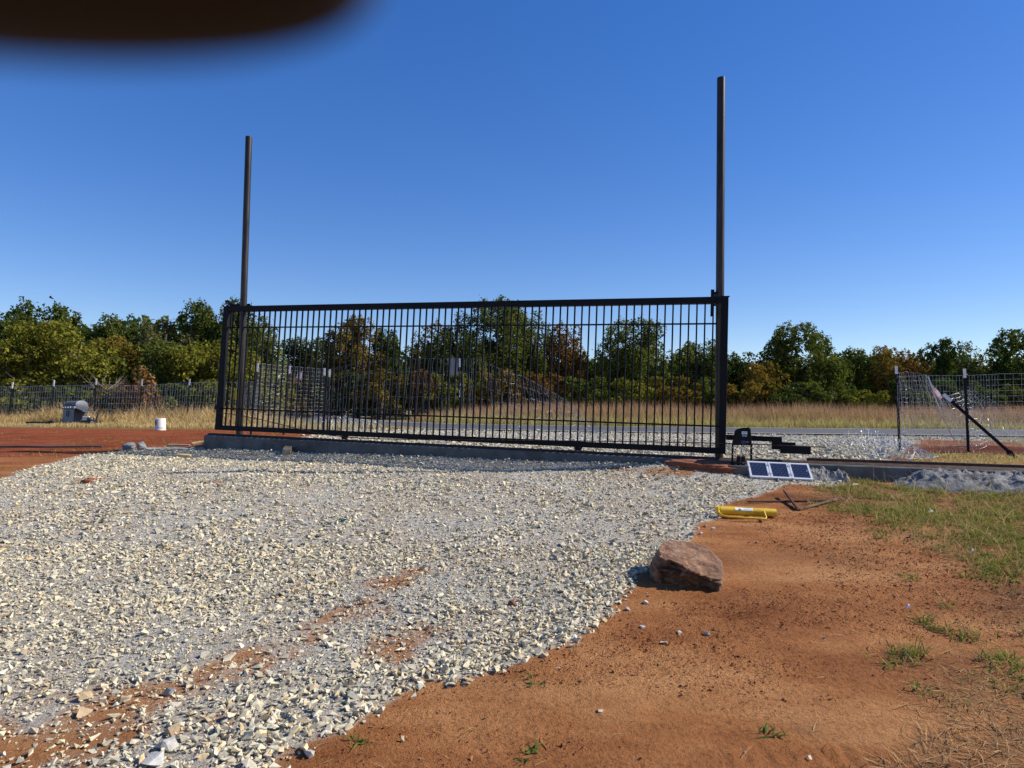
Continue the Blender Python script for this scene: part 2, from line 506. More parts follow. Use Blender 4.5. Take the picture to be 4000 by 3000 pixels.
# ------------------------------------------------------------------ ground zones (plan outlines)
GRAVEL_FRONT = np.vstack([
    gpoly([(3060, 1893), (2960, 1940), (2850, 1978), (2745, 2050), (2650, 2135), (2560, 2215), (2495, 2290), (2420, 2365),
           (2330, 2440), (2235, 2510), (2090, 2560), (1950, 2610), (1760, 2690), (1600, 2725), (1420, 2800), (1230, 2860), (1130, 2950)]),
    np.array([(-0.75, 1.6), (-1.0, 0.4), (-7, -1.0), (-9.5, 3.0)]),
    gpoly([(0, 1868), (330, 1775), (520, 1752), (700, 1742), (850, 1748)]),
    np.array([gp2(0.0, -0.05), gp2(4.0, -0.05), gp2(8.1, -0.05), gp2(8.7, -0.15), gp2(9.4, -0.55)])])
GRAVEL_BACK = np.vstack([
    np.array([gp2(2.4, 0.15), gp2(9.2, 0.15), gp2(9.6, 0.15)]),
    gpoly([(3420, 1815), (3590, 1826), (3560, 1812), (3480, 1790), (3540, 1762), (3570, 1722), (3700, 1716), (3990, 1728)]),
    np.array([(13.5, 13.2), (17, 20.9), (8.5, 21.8), (2, 22.7), (-3, 25.3)]),
    gpoly([(1400, 1678), (1300, 1690), (1180, 1705)])])
STREAKS = [(gpoly([(250, 2770), (600, 2700), (900, 2580), (1100, 2480), (1300, 2400), (1480, 2310), (1640, 2232)]), 0.22),
           (gpoly([(1300, 2760), (1480, 2660), (1580, 2550), (1720, 2460)]), 0.22),
           (gpoly([(-150, 2880), (180, 2740), (420, 2690)]), 0.22),
           (gpoly([(-100, 2980), (300, 2920), (800, 2860), (1180, 2800)]), 0.12),
           (gpoly([(2400, 1832), (2560, 1838), (2780, 1850)]), 0.15),
           (gpoly([(330, 1880), (380, 1872)]), 0.09),
           (gpoly([(760, 1890), (860, 1885)]), 0.1),
           (gpoly([(820, 1765), (1000, 1778)]), 0.10)]
GRASS_R = gpoly([(3190, 1905), (3260, 1990), (3420, 2020), (3520, 2130), (3720, 2240), (3880, 2330), (3930, 2500), (3980, 2620), (4300, 2600), (4600, 2300), (4500, 1900), (4000, 1890), (3640, 1880), (3350, 1880)])
THATCH = gpoly([(3330, 3050), (3420, 2900), (3620, 2830), (3560, 2760), (3720, 2640), (3850, 2560), (4050, 2480), (4400, 2500), (4600, 2900), (4400, 3200)])
PATCH_R = [(gpix(3540, 2570)[:2], 0.2), (gpix(3720, 2480)[:2], 0.16), (gpix(3640, 2610)[:2], 0.14), (gpix(3900, 2640)[:2], 0.25), (gpix(3620, 2720)[:2], 0.12), (gpix(3690, 2370)[:2], 0.1),
           (gpix(3420, 2860)[:2], 0.12), (gpix(3180, 2850)[:2], 0.1)]

def gravel_mask(x, y):
    e = (fbm(x * 3.1, y * 3.1, 21, 3) - 0.5)
    d1 = sdf(x, y, GRAVEL_FRONT) + e * 0.22
    m = sstep(-0.05, 0.10, d1)
    st = np.zeros_like(m)
    for pl, w in STREAKS:
        dd = polydist(x, y, pl) + e * 0.5
        st = np.maximum(st, sstep(w * 1.7, -w * 0.3, dd))
    corner = sstep(3.15, 2.35, y + 0.25 * x * (x < 0) * -0.1 + e * 0.8) * sstep(0.3, -0.4, x)
    m = m * (1 - 0.70 * st) * (1 - 0.55 * corner)
    s = (x - G_O[0]) * N2[0] + (y - G_O[1]) * N2[1]
    d2 = sdf(x, y, GRAVEL_BACK) + e * 0.5
    return np.where(s > 0, sstep(-0.1, 0.2, d2), m)

def grass_mask(x, y):
    e = (fbm(x * 2.3, y * 2.3, 31, 4) - 0.5)
    g = sstep(-0.12, 0.3, sdf(x, y, GRASS_R) + e * 0.9)
    for c, r in PATCH_R:
        g = np.maximum(g, 0.8 * sstep(r, r * 0.3, np.hypot(x - c[0], y - c[1]) + e * 0.25))
    g = g * sstep(0.46, 0.66, fbm(x * 3.5, y * 3.5, 37, 4) + 0.07)
    return g

def thatch_mask(x, y):
    e = (fbm(x * 2.0, y * 2.0, 41, 4) - 0.5)
    t = sstep(-0.1, 0.25, sdf(x, y, THATCH) + e * 0.8)
    t2 = 0.8 * sstep(-0.35, 0.5, sdf(x, y, GRASS_R) + e * 1.2)
    return np.maximum(t, t2)

# ------------------------------------------------------------------ ground sheet
def axis(lo, hi, step, a, b, q=1.13):
    c = list(np.arange(lo, hi + 1e-6, step))
    d = step
    v = c[-1]
    while v < b: d *= q; v += d; c.append(v)
    d = step; v = c[0]; left = []
    while v > a: d *= q; v -= d; left.append(v)
    return np.array(left[::-1] + c)

XS = axis(-4.6, 5.6, 0.028, -420, 420)
YS = axis(2.0, 8.9, 0.028, -60, 700)
gx, gy = np.meshgrid(XS, YS)
gz = H(gx, gy)
gm = gravel_mask(gx, gy)
dirt = 1 - gm
nearw = sstep(12, 8, gy) * sstep(9, 6, np.abs(gx)) * sstep(0.5, 1.8, gy)
clod = np.clip(fbm(gx * 22, gy * 22, 51, 3) - 0.52, 0, 1) * 2.0
rough_zone = np.clip(sstep(0.36, 0.6, fbm(gx * 1.1 + 4, gy * 2.0, 55, 3)) * (0.35 + 0.65 * sstep(2.6, 3.6, gy)) + 0.12, 0, 1)
micro = 0.016 * clod * (0.25 + 0.9 * rough_zone) + 0.010 * (fbm(gx * 7, gy * 12, 58, 3) - 0.5) - 0.010 * np.clip(0.44 - fbm(gx * 3 + gy, gy * 15, 61, 3), 0, 1) * 4
tr = tread(gx, gy, gpix(2680, 2950)[:2], gpix(3560, 2965)[:2], 0.10, 0.082, 0.022, 0.12)
tr = tr + tread(gx, gy, gpix(1560, 2795)[:2], gpix(2420, 2890)[:2], 0.05, 0.040, 0.010, 0.05)
tr = tr + tread(gx, gy, gpix(1640, 2860)[:2], gpix(2500, 3010)[:2], 0.05, 0.042, 0.009, 0.05)
tr = tr + tread(gx, gy, gpix(2150, 2590)[:2], gpix(2700, 2700)[:2], 0.06, 0.05, 0.008, 0.05)
gz = gz + nearw * dirt * (micro + tr) + nearw * gm * 0.012 * (fbm(gx * 9, gy * 9, 63, 2) - 0.5)
midw = sstep(8, 13, gy) * sstep(60, 20, gy)
gz = gz + midw * 0.05 * (fbm(gx * 1.6, gy * 2.4, 66, 3) - 0.5) * dirt
nx, ny = len(XS), len(YS)
idx = np.arange(nx * ny).reshape(ny, nx)
GF = np.stack([idx[:-1, :-1], idx[:-1, 1:], idx[1:, 1:], idx[1:, :-1]], -1).reshape(-1, 4)
GV = np.stack([gx, gy, gz], -1).reshape(-1, 3)
th = np.maximum(thatch_mask(gx, gy), grass_mask(gx, gy)) * sstep(12, 10.5, gy)
red_far = sstep(8.5, 10.5, gy)
# far field: grass and woodland floor
fieldm = np.maximum(sstep(21.3, 22.3, gy + 0.5 * (fbm(gx * 1.2, gy * 1.2, 71, 3) - 0.5)) * sstep(-3.5, -4.5, gx),
                    np.maximum(sstep(4.0, 4.6, polydist(gx, gy, ROAD)) * sstep(26, 27, gy + np.clip(gx, -9, 0)), sstep(9, 11, gx) * sstep(9.3, 10.2, gy + 0.6 * (fbm(gx * 2, gy * 2, 73, 3) - 0.5)) * 0.85 * (1 - sstep(10.7, 11.0, gy)) ))
fieldm = np.maximum(fieldm, sstep(12, 16, np.abs(gx)) * sstep(14, 20, gy) * (gx > 0))

def ground_mat():
    m, nt, b = new_mat("red_dirt_and_gravel_fines")
    g = nd(nt, "ShaderNodeNewGeometry")
    P = g.outputs["Position"]
    A = lambda n: nd(nt, "ShaderNodeAttribute", attribute_name=n).outputs["Fac"]
    N = lambda s, d=5.0, r=0.62, v=P: nd(nt, "ShaderNodeTexNoise", {"Vector": v, "Scale": s, "Detail": d, "Roughness": r}).outputs[0]
    stv = nd(nt, "ShaderNodeMapping", {"Vector": P, "Scale": (1.0, 2.6, 1.0), "Rotation": (0, 0, 0.2)}).outputs[0]
    big = N(0.8, 4, 0.6, stv)
    c_red = ramp(nt, big, [(0.32, (0.22, 0.075, 0.023)), (0.5, (0.36, 0.148, 0.052)), (0.68, (0.47, 0.23, 0.093))])
    fine = N(46, 6, 0.75)
    c_red = mixc(nt, 1.0, c_red, ramp(nt, fine, [(0.3, (0.40, 0.36, 0.33)), (0.48, (1, 1, 1)), (0.72, (1.25, 1.23, 1.18))]), 'MULTIPLY')
    c_far = ramp(nt, N(1.7, 5, 0.65, stv), [(0.3, (0.21, 0.045, 0.013)), (0.5, (0.31, 0.078, 0.024)), (0.7, (0.38, 0.125, 0.045))])
    c_far = mixc(nt, 1.0, c_far, ramp(nt, N(12, 6, 0.75, stv), [(0.35, (0.55, 0.5, 0.5)), (0.55, (1.05, 1.05, 1.05))]), 'MULTIPLY')
    c_dirt = mixc(nt, A("far_red"), c_red, c_far)
    # fines between the stones
    vo = nd(nt, "ShaderNodeTexVoronoi", {"Vector": P, "Scale": 75.0}, feature='F1')
    sp = nd(nt, "ShaderNodeSeparateColor", {0: vo.outputs["Color"]})
    c_gr = ramp(nt, sp.outputs[0], [(0.0, (0.26, 0.245, 0.22)), (0.3, (0.40, 0.38, 0.335)), (0.65, (0.50, 0.47, 0.405)), (1.0, (0.56, 0.54, 0.49))])
    tint = N(1.3, 4, 0.6)
    c_gr = mixc(nt, ramp(nt, tint, [(0.42, (0, 0, 0)), (0.7, (0.45, 0.45, 0.45))]), c_gr, (0.40, 0.27, 0.16))
    c_dirt = mixc(nt, mth(nt, 'MULTIPLY', A('gravel'), 1.3, True), c_dirt, (0.42, 0.235, 0.12))
    c_dirt = mixc(nt, A('moist'), c_dirt, mixc(nt, 1.0, c_dirt, (0.36, 0.30, 0.32), 'MULTIPLY'))
    vf = nd(nt, "ShaderNodeTexVoronoi", {"Vector": P, "Scale": 22.0}, feature='F1')
    spf = nd(nt, "ShaderNodeSeparateColor", {0: vf.outputs["Color"]})
    c_gf = ramp(nt, spf.outputs[0], [(0.0, (0.12, 0.12, 0.12)), (0.2, (0.34, 0.33, 0.31)), (0.5, (0.50, 0.48, 0.43)), (1.0, (0.60, 0.58, 0.52))])
    c_gr = mixc(nt, A("far_red"), c_gr, c_gf)
    gmask = mth(nt, 'ADD', A("gravel"), mth(nt, 'MULTIPLY', mth(nt, 'SUBTRACT', N(60, 3), 0.5), 0.9), True)
    gmask = ramp(nt, gmask, [(0.35, (0, 0, 0)), (0.62, (1, 1, 1))])
    col = mixc(nt, gmask, c_dirt, c_gr)
    c_th = ramp(nt, N(38, 5, 0.7), [(0.3, (0.06, 0.038, 0.022)), (0.5, (0.17, 0.10, 0.05)), (0.7, (0.27, 0.18, 0.09))])
    col = mixc(nt, mth(nt, 'MULTIPLY', A("thatch"), ramp(nt, N(9, 4), [(0.35, (0.05, 0.05, 0.05)), (0.6, (0.55, 0.55, 0.55))])), col, c_th)
    c_fi = ramp(nt, N(3.2, 6, 0.75), [(0.3, (0.10, 0.085, 0.03)), (0.5, (0.22, 0.17, 0.075)), (0.7, (0.31, 0.24, 0.12))])
    col = mixc(nt, A("field"), col, c_fi)
    nt.links.new(col, b.inputs["Base Color"])
    b.inputs["Roughness"].default_value = 0.95
    b.inputs["Specular IOR Level"].default_value = 0.15
    h1 = mth(nt, 'MULTIPLY', N(30, 6, 0.75), 0.026)
    h2 = mth(nt, 'MULTIPLY', N(120, 4, 0.7), 0.007)
    h3 = mth(nt, 'MULTIPLY', mth(nt, 'SUBTRACT', 0.5, vo.outputs["Distance"]), 0.004)
    hh = mth(nt, 'ADD', mth(nt, 'ADD', h1, h2), mth(nt, 'MULTIPLY', h3, gmask))
    vc = nd(nt, "ShaderNodeTexVoronoi", {"Vector": P, "Scale": 95.0}, feature='F1')
    vc2 = nd(nt, "ShaderNodeTexVoronoi", {"Vector": P, "Scale": 38.0}, feature='F1')
    cl = mth(nt, 'ADD', mth(nt, 'MULTIPLY', mth(nt, 'SUBTRACT', 0.55, vc.outputs["Distance"], True), 0.011), mth(nt, 'MULTIPLY', mth(nt, 'SUBTRACT', 0.45, vc2.outputs["Distance"], True), 0.018))
    cl = mth(nt, 'MULTIPLY', cl, A("clods"))
    hh = mth(nt, 'ADD', hh, cl)
    hf = mth(nt, 'MULTIPLY', mth(nt, 'ADD', mth(nt, 'MULTIPLY', N(6, 6, 0.75, stv), 0.09), mth(nt, 'MULTIPLY', mth(nt, 'SUBTRACT', 0.5, vf.outputs["Distance"]), 0.02)), A("far_red"))
    bp = nd(nt, "ShaderNodeBump", {"Strength": 1.0, "Distance": 1.0, "Height": mth(nt, 'ADD', hh, hf)})
    nt.links.new(bp.outputs[0], b.inputs["Normal"])
    return m

ground = np_mesh("ground", GV, GF, ground_mat(), None, True,
                 {"gravel": gm.ravel(), "thatch": th.ravel(), "far_red": red_far.ravel(), "field": fieldm.ravel(), "moist": (np.exp(-(((gx - 7.9) / 1.9) ** 2 + ((gy - 11.3) / 0.85) ** 2)) * (0.7 + 0.6 * fbm(gx * 2, gy * 3, 95, 3)) + 0.55 * sstep(0.1, 0.45, fbm(gx * 0.9, gy * 1.8, 97, 3) - 0.42) * sstep(2.5, 4.0, gy) * sstep(9, 7, gy) * dirt).ravel(), "clods": (rough_zone * dirt * sstep(12, 9, gy)).ravel()})
tag(ground, kind="structure")

# ------------------------------------------------------------------ road
def strip(center, offs0, offs1, z, name, mat, n_sub=6):
    P = []
    for i in range(len(center) - 1):
        for k in range(n_sub):
            a = k / n_sub
            p0 = center[max(i - 1, 0)]; p1 = center[i]; p2 = center[i + 1]; p3 = center[min(i + 2, len(center) - 1)]
            P.append(0.5 * ((2 * p1) + (-p0 + p2) * a + (2 * p0 - 5 * p1 + 4 * p2 - p3) * a * a + (-p0 + 3 * p1 - 3 * p2 + p3) * a ** 3))
    P.append(center[-1]); P = np.array(P)
    T = np.gradient(P, axis=0); T /= np.linalg.norm(T, axis=1)[:, None]
    Nn = np.stack([-T[:, 1], T[:, 0]], 1)
    zz = z + 1.5 * sstep(45, 200, P[:, 1])
    cols = [np.column_stack([P + Nn * o, zz]) for o in np.linspace(offs0, offs1, 3)]
    V = np.concatenate(cols); n = len(P)
    F = []
    for c in range(2):
        for i in range(n - 1): F.append((c * n + i, c * n + i + 1, (c + 1) * n + i + 1, (c + 1) * n + i))
    F = np.array(F)
    return np_mesh(name, V, F[:, ::-1], mat, None, False)

ASPH = mat_simple("worn_asphalt", (0.058, 0.059, 0.064), 0.9, 0, 0.25, 2.5, 0.004, 40, col2=(0.085, 0.085, 0.09))
LINE_W = mat_simple("white_road_paint", (0.66, 0.65, 0.62), 0.7, 0, 0.12, 3)
tag(strip(ROAD, -3.7, 3.7, 0.835, "road", ASPH), kind="structure")
tag(strip(ROAD, -3.4, -3.25, 0.841, "road_marking", LINE_W), kind="structure")
tag(strip(ROAD, 3.25, 3.4, 0.841, "road_marking", LINE_W), kind="structure")

# ------------------------------------------------------------------ concrete footing with its track
def along(t, s, z): 
    p = gp2(t, s); return (p[0], p[1], z)
foot = empty("concrete_footing", along(4, 0.1, 0.8), "long grey concrete footing carrying the gate track across the gravel drive", "footing")
def par(o, p):
    o.parent = p
    o.matrix_parent_inverse = Matrix.Translation(-Vector(p.location)) if p.type == 'EMPTY' else p.matrix_world.inverted()
    return o
ts = np.arange(-0.12, 14.01, 0.18)
V = []; Fq = []
for i, t in enumerate(ts):
    z = float(foot_top(t))
    j = [float(vnoise(t * 7, k, 5) - 0.5) * 0.008 for k in range(4)]
    V += [along(t, -0.09 + j[0], 0.55), along(t, -0.09 + j[0], z - 0.012), along(t, -0.078, z + j[1] * 0.5), along(t, 0.21, z + j[2] * 0.5), along(t, 0.222, z - 0.012), along(t, 0.222, 0.55)]
    if i:
        for k in range(5): Fq.append((6 * (i - 1) + k, 6 * i + k, 6 * i + k + 1, 6 * (i - 1) + k + 1))
mb = MB(); mb.add(V, Fq + [tuple(range(6)), tuple(range(6 * len(ts) - 6, 6 * len(ts)))])
par(mb.build("footing_block", CONC, None), foot)
# track: inverted steel angle laid along the top
mb = MB(); V = []; Fq = []
for i, t in enumerate(ts):
    z = float(foot_top(t)) + 0.003
    V += [along(t, -0.03, z), along(t, 0.01, z + 0.030), along(t, 0.05, z)]
    if i: Fq += [(3 * i - 3, 3 * i, 3 * i + 1, 3 * i - 2), (3 * i - 2, 3 * i + 1, 3 * i + 2, 3 * i - 1)]
par(mb.add(V, Fq).build("track", RUST, None), foot)
# flat steel channel left along the back of the footing on the right
mb = MB(); V = []; Fq = []
tt = np.arange(8.75, 14.01, 0.3)
for i, t in enumerate(tt):
    z = float(foot_top(t)) + 0.004
    V += [along(t, 0.10, z), along(t, 0.10, z + 0.055), along(t, 0.18, z + 0.055), along(t, 0.18, z)]
    if i: Fq += [(4 * i - 4 + k, 4 * i + k, 4 * i + (k + 1) % 4, 4 * i - 4 + (k + 1) % 4) for k in range(4)]
par(mb.add(V, Fq + [(0, 1, 2, 3)]).build("steel_channel", RUST, None), foot)

# ------------------------------------------------------------------ sliding gate
gate = empty("sliding_gate", matrix=frame(G_O, G_U, G_V, G_W), label="long black steel sliding gate of thin vertical bars across the gravel drive", cat="gate")
RW, RB = 0.088, 0.078            # rail height, frame depth
def gbox(name, a0, a1, b0, b1, c0, c1, mat=BLACK, bev=0.004, label=None):
    return MB().box(a0, a1, b0, b1, c0, c1).build(name, mat, gate, bev, label=label)
gbox("end_post", 0.0, 0.085, 0, RB, 0, G_H)
gbox("end_post", G_L - 0.085, G_L, 0, RB, 0, G_H)
gbox("top_rail", 0.085, G_L - 0.085, 0.001, RB - 0.001, G_H - RW, G_H - 0.001)
gbox("bottom_rail", 0.085, G_L - 0.085, 0.001, RB - 0.001, 0.0, RW - 0.012)
gbox("cap_plate", G_L - 0.10, G_L + 0.012, -0.004, RB + 0.004, G_H + 0.0005, G_H + 0.006)
MIDZ = (0.345, G_H - 0.345)
for z in MIDZ: gbox("middle_rail", 0.085, G_L - 0.085, 0.030, 0.050, z - 0.010, z + 0.010, bev=0.002)
nb = 75
bar0 = None
for i in range(nb):
    a = 0.085 + (G_L - 0.17) * (i + 1) / (nb + 1)
    if bar0 is None:
        bar0 = MB().box(-0.0095, 0.0095, -0.0095, 0.0095, RW - 0.014, G_H - RW + 0.002).build("bar", BLACK, gate)
        bar0.location = (a, 0.040 - 0.0201, 0)
        o = bar0
    else:
        o = bar0.copy(); COL.objects.link(o); o.parent = gate
        o.location = (a, 0.040 - 0.0201, 0)
# striker and end plate on the left post, wheels, tail beams, chain
gbox("striker_plate", -0.035, -0.001, 0.01, 0.06, 0.32, 0.40)
gbox("striker_plate", -0.055, -0.034, 0.02, 0.05, 0.345, 0.375)
for a in (2.36, 5.92):
    w = empty("wheel", (0, 0, 0)); w.parent = gate; w.location = (a, 0.02, -0.042)
    Mx = lambda p: (p[0], p[2], p[1])
    MB().lathe([(0.001, -0.014), (0.045, -0.014), (0.045, -0.010), (0.034, 0), (0.045, 0.010), (0.045, 0.014), (0.001, 0.014)], 24, Mx).build("tread", RUST_BRIGHT, w, smooth=True)
    MB().lathe([(0.001, -0.017), (0.018, -0.017), (0.018, 0.017), (0.001, 0.017)], 16, Mx).build("hub", GALV, w)
    MB().prism([(-0.055, 0.041), (0.055, 0.041), (0.030, -0.005), (-0.030, -0.005)], -0.026, -0.018).build("bracket", BLACK, w)
    MB().prism([(-0.055, 0.041), (0.055, 0.041), (0.030, -0.005), (-0.030, -0.005)], 0.018, 0.026).build("bracket", BLACK, w)
def on_gate(px, py, b=0.0):
    d = ray(px, py); n = G_V
    o = G_O + G_V * b
    k = ((o - EYE) @ n) / (d @ n)
    q = EYE + d * k - G_O
    return float(q @ G_U), float(q @ G_W)
def beam(p0, p1, b0, b1):
    (a0, c0) = on_gate(p0[0], p0[1], b0); (a1, c1) = on_gate(p1[0], p1[1], b0)
    gbox("tail_beam", min(a0, a1), max(a0, a1), b0, b1, min(c0, c1), max(c0, c1))
a0, c0 = on_gate(3055, 1727, 0.0); a1, c1 = on_gate(2860, 1699, 0)
gbox("tail_beam", G_L + 0.0005, a0, 0.004, 0.075, c0, c1)
beam((3015, 1755), (3108, 1729), 0.0, 0.07)
beam((3048, 1770), (3168, 1746), -0.03, 0.03)
ch = []
for k in range(60):
    f = k / 59
    a = 0.08 + (8.95 - 0.08) * f
    c = 0.27 - 0.26 * sstep(0, 0.28, f) + 0.13 * sstep(0.3, 0.97, f) - 0.03 * math.sin(math.pi * min(f / 0.5, 1))
    ch.append((a, -0.012, c))
MB().tube(ch, 0.0065, 5).build("drive_chain", RUST, gate)

# ------------------------------------------------------------------ tall poles
def pole(px_base, py_base, px_top, py_top, b, label):
    gl = empty("steel_pole", (0, 0, 0))
    d = ray(px_base, py_base)
    o = G_O + G_V * b
    k = ((o - EYE) @ np.array([N2[0], N2[1], 0])) / (d @ np.array([N2[0], N2[1], 0]))
    B = EYE + d * k
    T = at(px_top, py_top, B[1] + 0.0)
    B0 = B + (B - T) * 0.05
    gl.location = B
    tag(gl, label, "pole", "tall steel poles at the gate")
    rel = lambda p: np.asarray(p) - B
    prof = []
    ax = (T - B0); L = np.linalg.norm(ax); ax = ax / L
    x = np.cross(ax, [0, 1, 0]); x /= np.linalg.norm(x); y = np.cross(ax, x)
    M = lambda p: rel(B0 + x * p[0] + y * p[1] + ax * p[2])
    MB().lathe([(0.002, 0), (0.052, 0), (0.052, L), (0.045, L), (0.045, L - 0.25)], 32, M).build("pipe", POLE, gl, smooth=True)
    return gl, B, ax
pole_l, BL_, AXL = pole(935, 1700, 972, 535, 0.135, "tall bare steel pole behind the left end of the black gate")
pole_r, BR_, AXR = pole(2809, 1793, 2817, 305, 0.135, "tall bare steel pole at the right end of the black gate")
def gbox_on(name, parent, a0, a1, b0, b1, c0, c1, mat=BLACK, bev=0.003):
    inv = np.array(parent.location)
    M = lambda p: G_O + G_U * p[0] + G_V * p[1] + G_W * p[2] - inv
    return MB().box(a0, a1, b0, b1, c0, c1, M).build(name, mat, parent, bev)
# upper guide brackets
a, c = on_gate(2789, 1196, -0.02)
gbox_on("guide_bracket", pole_r, a - 0.042, a, -0.035, -0.006, G_H - 0.26, G_H + 0.085)
gbox_on("guide_bracket", pole_r, a - 0.042, a, -0.006, 0.13, G_H + 0.05, G_H + 0.085)
gbox_on("guide_bracket", pole_r, a - 0.002, a + 0.09, 0.115, 0.13, G_H - 0.10, G_H + 0.085)
a2, _ = on_gate(903, 1230, 0.1)
gbox_on("guide_bracket", pole_l, a2 - 0.03, a2 + 0.02, 0.085, 0.115, G_H - 0.34, G_H + 0.09)
gbox_on("guide_bracket", pole_l, a2 - 0.03, a2 + 0.02, -0.03, 0.085, G_H + 0.055, G_H + 0.09)
gbox_on("guide_bracket", pole_l, a2 + 0.018, a2 + 0.36, 0.09, 0.104, G_H + 0.01, G_H + 0.05)
# yellow tag on the left pole
p = BL_ + AXL * ((at(921, 1543, BL_[1])[2] - BL_[2]) / AXL[2])
inv = BL_
gtag = MB().prism([(-0.092, 0.085), (-0.056, 0.085), (-0.056, -0.075), (-0.092, -0.075), (-0.084, 0.0)], -0.012, 0.012, lambda q: (q[0] + p[0], q[1] + p[1], q[2] + p[2])).build("reflector", YTAG)
tag(gtag, "small yellow reflector on the left edge of the left steel pole", "reflector")

# ------------------------------------------------------------------ concrete pad, gate motor, battery
OPN_B = -0.30
def gw(px, py, b):
    a, c = on_gate(px, py, b); return a, c
pa0, pc = gw(2842, 1812, -0.42); pa1, _ = gw(2925, 1812, -0.42)
PAD_TOP = (G_O + G_U * pa0 + G_W * pc)[2]
pad = MB()
Mw = lambda p: (G_O[0] + U2[0] * p[0] + N2[0] * p[1], G_O[1] + U2[1] * p[0] + N2[1] * p[1], p[2])
pad.box(pa0, pa1, -0.44, -0.10, 0.62, PAD_TOP, Mw)
pado = tag(pad.build("concrete_pad", CONC, None, 0.008), "square concrete block under the black gate motor", "concrete block")

op = empty("gate_motor", tuple(Mw((pa0 + 0.2, -0.28, PAD_TOP))), "black sliding gate motor on two legs with white stickers", "gate motor")
opinv = np.array(op.location)
def opM(b):
    return lambda p: G_O + G_U * p[0] + G_V * (p[1] + b) + np.array([0, 0, 1.0]) * p[2] - opinv
def outl(pts, b):
    return [gw(px, py, b) for px, py in pts]
hz = outl([(2858, 1739), (2863, 1714), (2867, 1697), (2871, 1682), (2877, 1676.5), (2900, 1671), (2925, 1669.5), (2932, 1674), (2935, 1700), (2937, 1739)], OPN_B)
GW3 = lambda b: (lambda p: G_O + G_U * p[0] + G_V * (p[1] + b) + G_W * p[2] - opinv)
MB().prism(hz, 0, 0.20, GW3(OPN_B)).build("housing", HOUSING, op, 0.008, smooth=True)
for (x0, x1) in ((2858, 2866), (2932, 2940)):
    a0, c0 = gw(x0, 1742, OPN_B); a1, c1 = gw(x1, 1742, OPN_B)
    zb = 1e9
    q = G_O + G_U * a0 + G_V * OPN_B + G_W * c0
    hgt = q[2] - PAD_TOP
    MB().box(a0, a1, 0.012, 0.05, c0 - hgt + 0.001, c0 + 0.02, GW3(OPN_B)).build("leg", BLACK, op, 0.002)
    MB().box(a0, a1, 0.13, 0.168, c0 - hgt + 0.001, c0 + 0.02, GW3(OPN_B)).build("leg", BLACK, op, 0.002)
    for cc in (c0 - 0.02, c0 - 0.10):
        am = (a0 + a1) / 2
        MB().box(am - 0.005, am + 0.005, 0.006, 0.0115, cc - 0.005, cc + 0.005, GW3(OPN_B)).build("bolt", GALV, op)
    MB().box(a0 - 0.02, a1 + 0.02, 0.0, 0.18, c0 - hgt + 0.0015, c0 - hgt + 0.009, GW3(OPN_B)).build("foot_plate", BLACK, op)
def opq(name, x0, y0, x1, y1, mat, off, th=0.0015, bev=0):
    a0, c0 = gw(x0, y1, OPN_B); a1, c1 = gw(x1, y0, OPN_B)
    return MB().box(a0, a1, -off - th, -off, c0, c1, GW3(OPN_B)).build(name, mat, op, bev)
s1 = opq("sticker", 2897, 1686, 2919.5, 1695, STICKER, 0.0005)
s2 = opq("sticker", 2899.5, 1696.2, 2918, 1705, STICKER2, 0.0005)
def text_on(txt, size, M4, mat, parent, name="lettering", align='CENTER'):
    cu = bpy.data.curves.new(name, 'FONT'); cu.body = txt; cu.size = size; cu.align_x = align; cu.align_y = 'CENTER'; cu.extrude = 0.0004
    tmp = bpy.data.objects.new(name, cu); COL.objects.link(tmp)
    dg = bpy.context.evaluated_depsgraph_get()
    me = bpy.data.meshes.new_from_object(tmp.evaluated_get(dg))
    bpy.data.objects.remove(tmp)
    me.materials.clear()
    me.transform(M4)
    return link_mesh(name, me, mat, parent)
def gate_text(txt, px, py, size, parent, mat):
    a, c = gw(px, py, OPN_B)
    o = G_O + G_U * a + G_V * (OPN_B - 0.0036) + G_W * c - np.array(op.location)
    return text_on(txt, size, frame(o, G_U, G_W, -G_V), mat, parent)
gate_text("Supreme", 2908.3, 1689, 0.018, s1, INK)
gate_text("solar gate opener", 2908.3, 1692.8, 0.006, s1, INK)
opq("printed_bar", 2902, 1697.2, 2916, 1699.3, INK, 0.0022, 0.0006).parent = s2
for yy in (1701.2, 1703): opq("printed_line", 2901.5, yy, 2915, yy + 0.5, INK, 0.0022, 0.0006).parent = s2
kc = outl([(2894, 1726.5), (2896, 1722), (2900, 1719.8), (2906, 1720.5), (2921, 1723.5), (2926, 1726), (2922, 1729), (2908, 1733), (2900, 1733.5), (2895.5, 1731)], OPN_B)
kco = MB().prism(kc, -0.006, -0.0006, GW3(OPN_B)).build("key_cover", BLUEKEY, op, 0.001)
a, c = gw(2920.3, 1726.5, OPN_B)
MB().lathe([(0.0005, -0.009), (0.006, -0.009), (0.006, -0.0065)], 12, lambda p: GW3(OPN_B)((a + p[0], p[2], c + p[1]))).build("lock", GALV, kco)
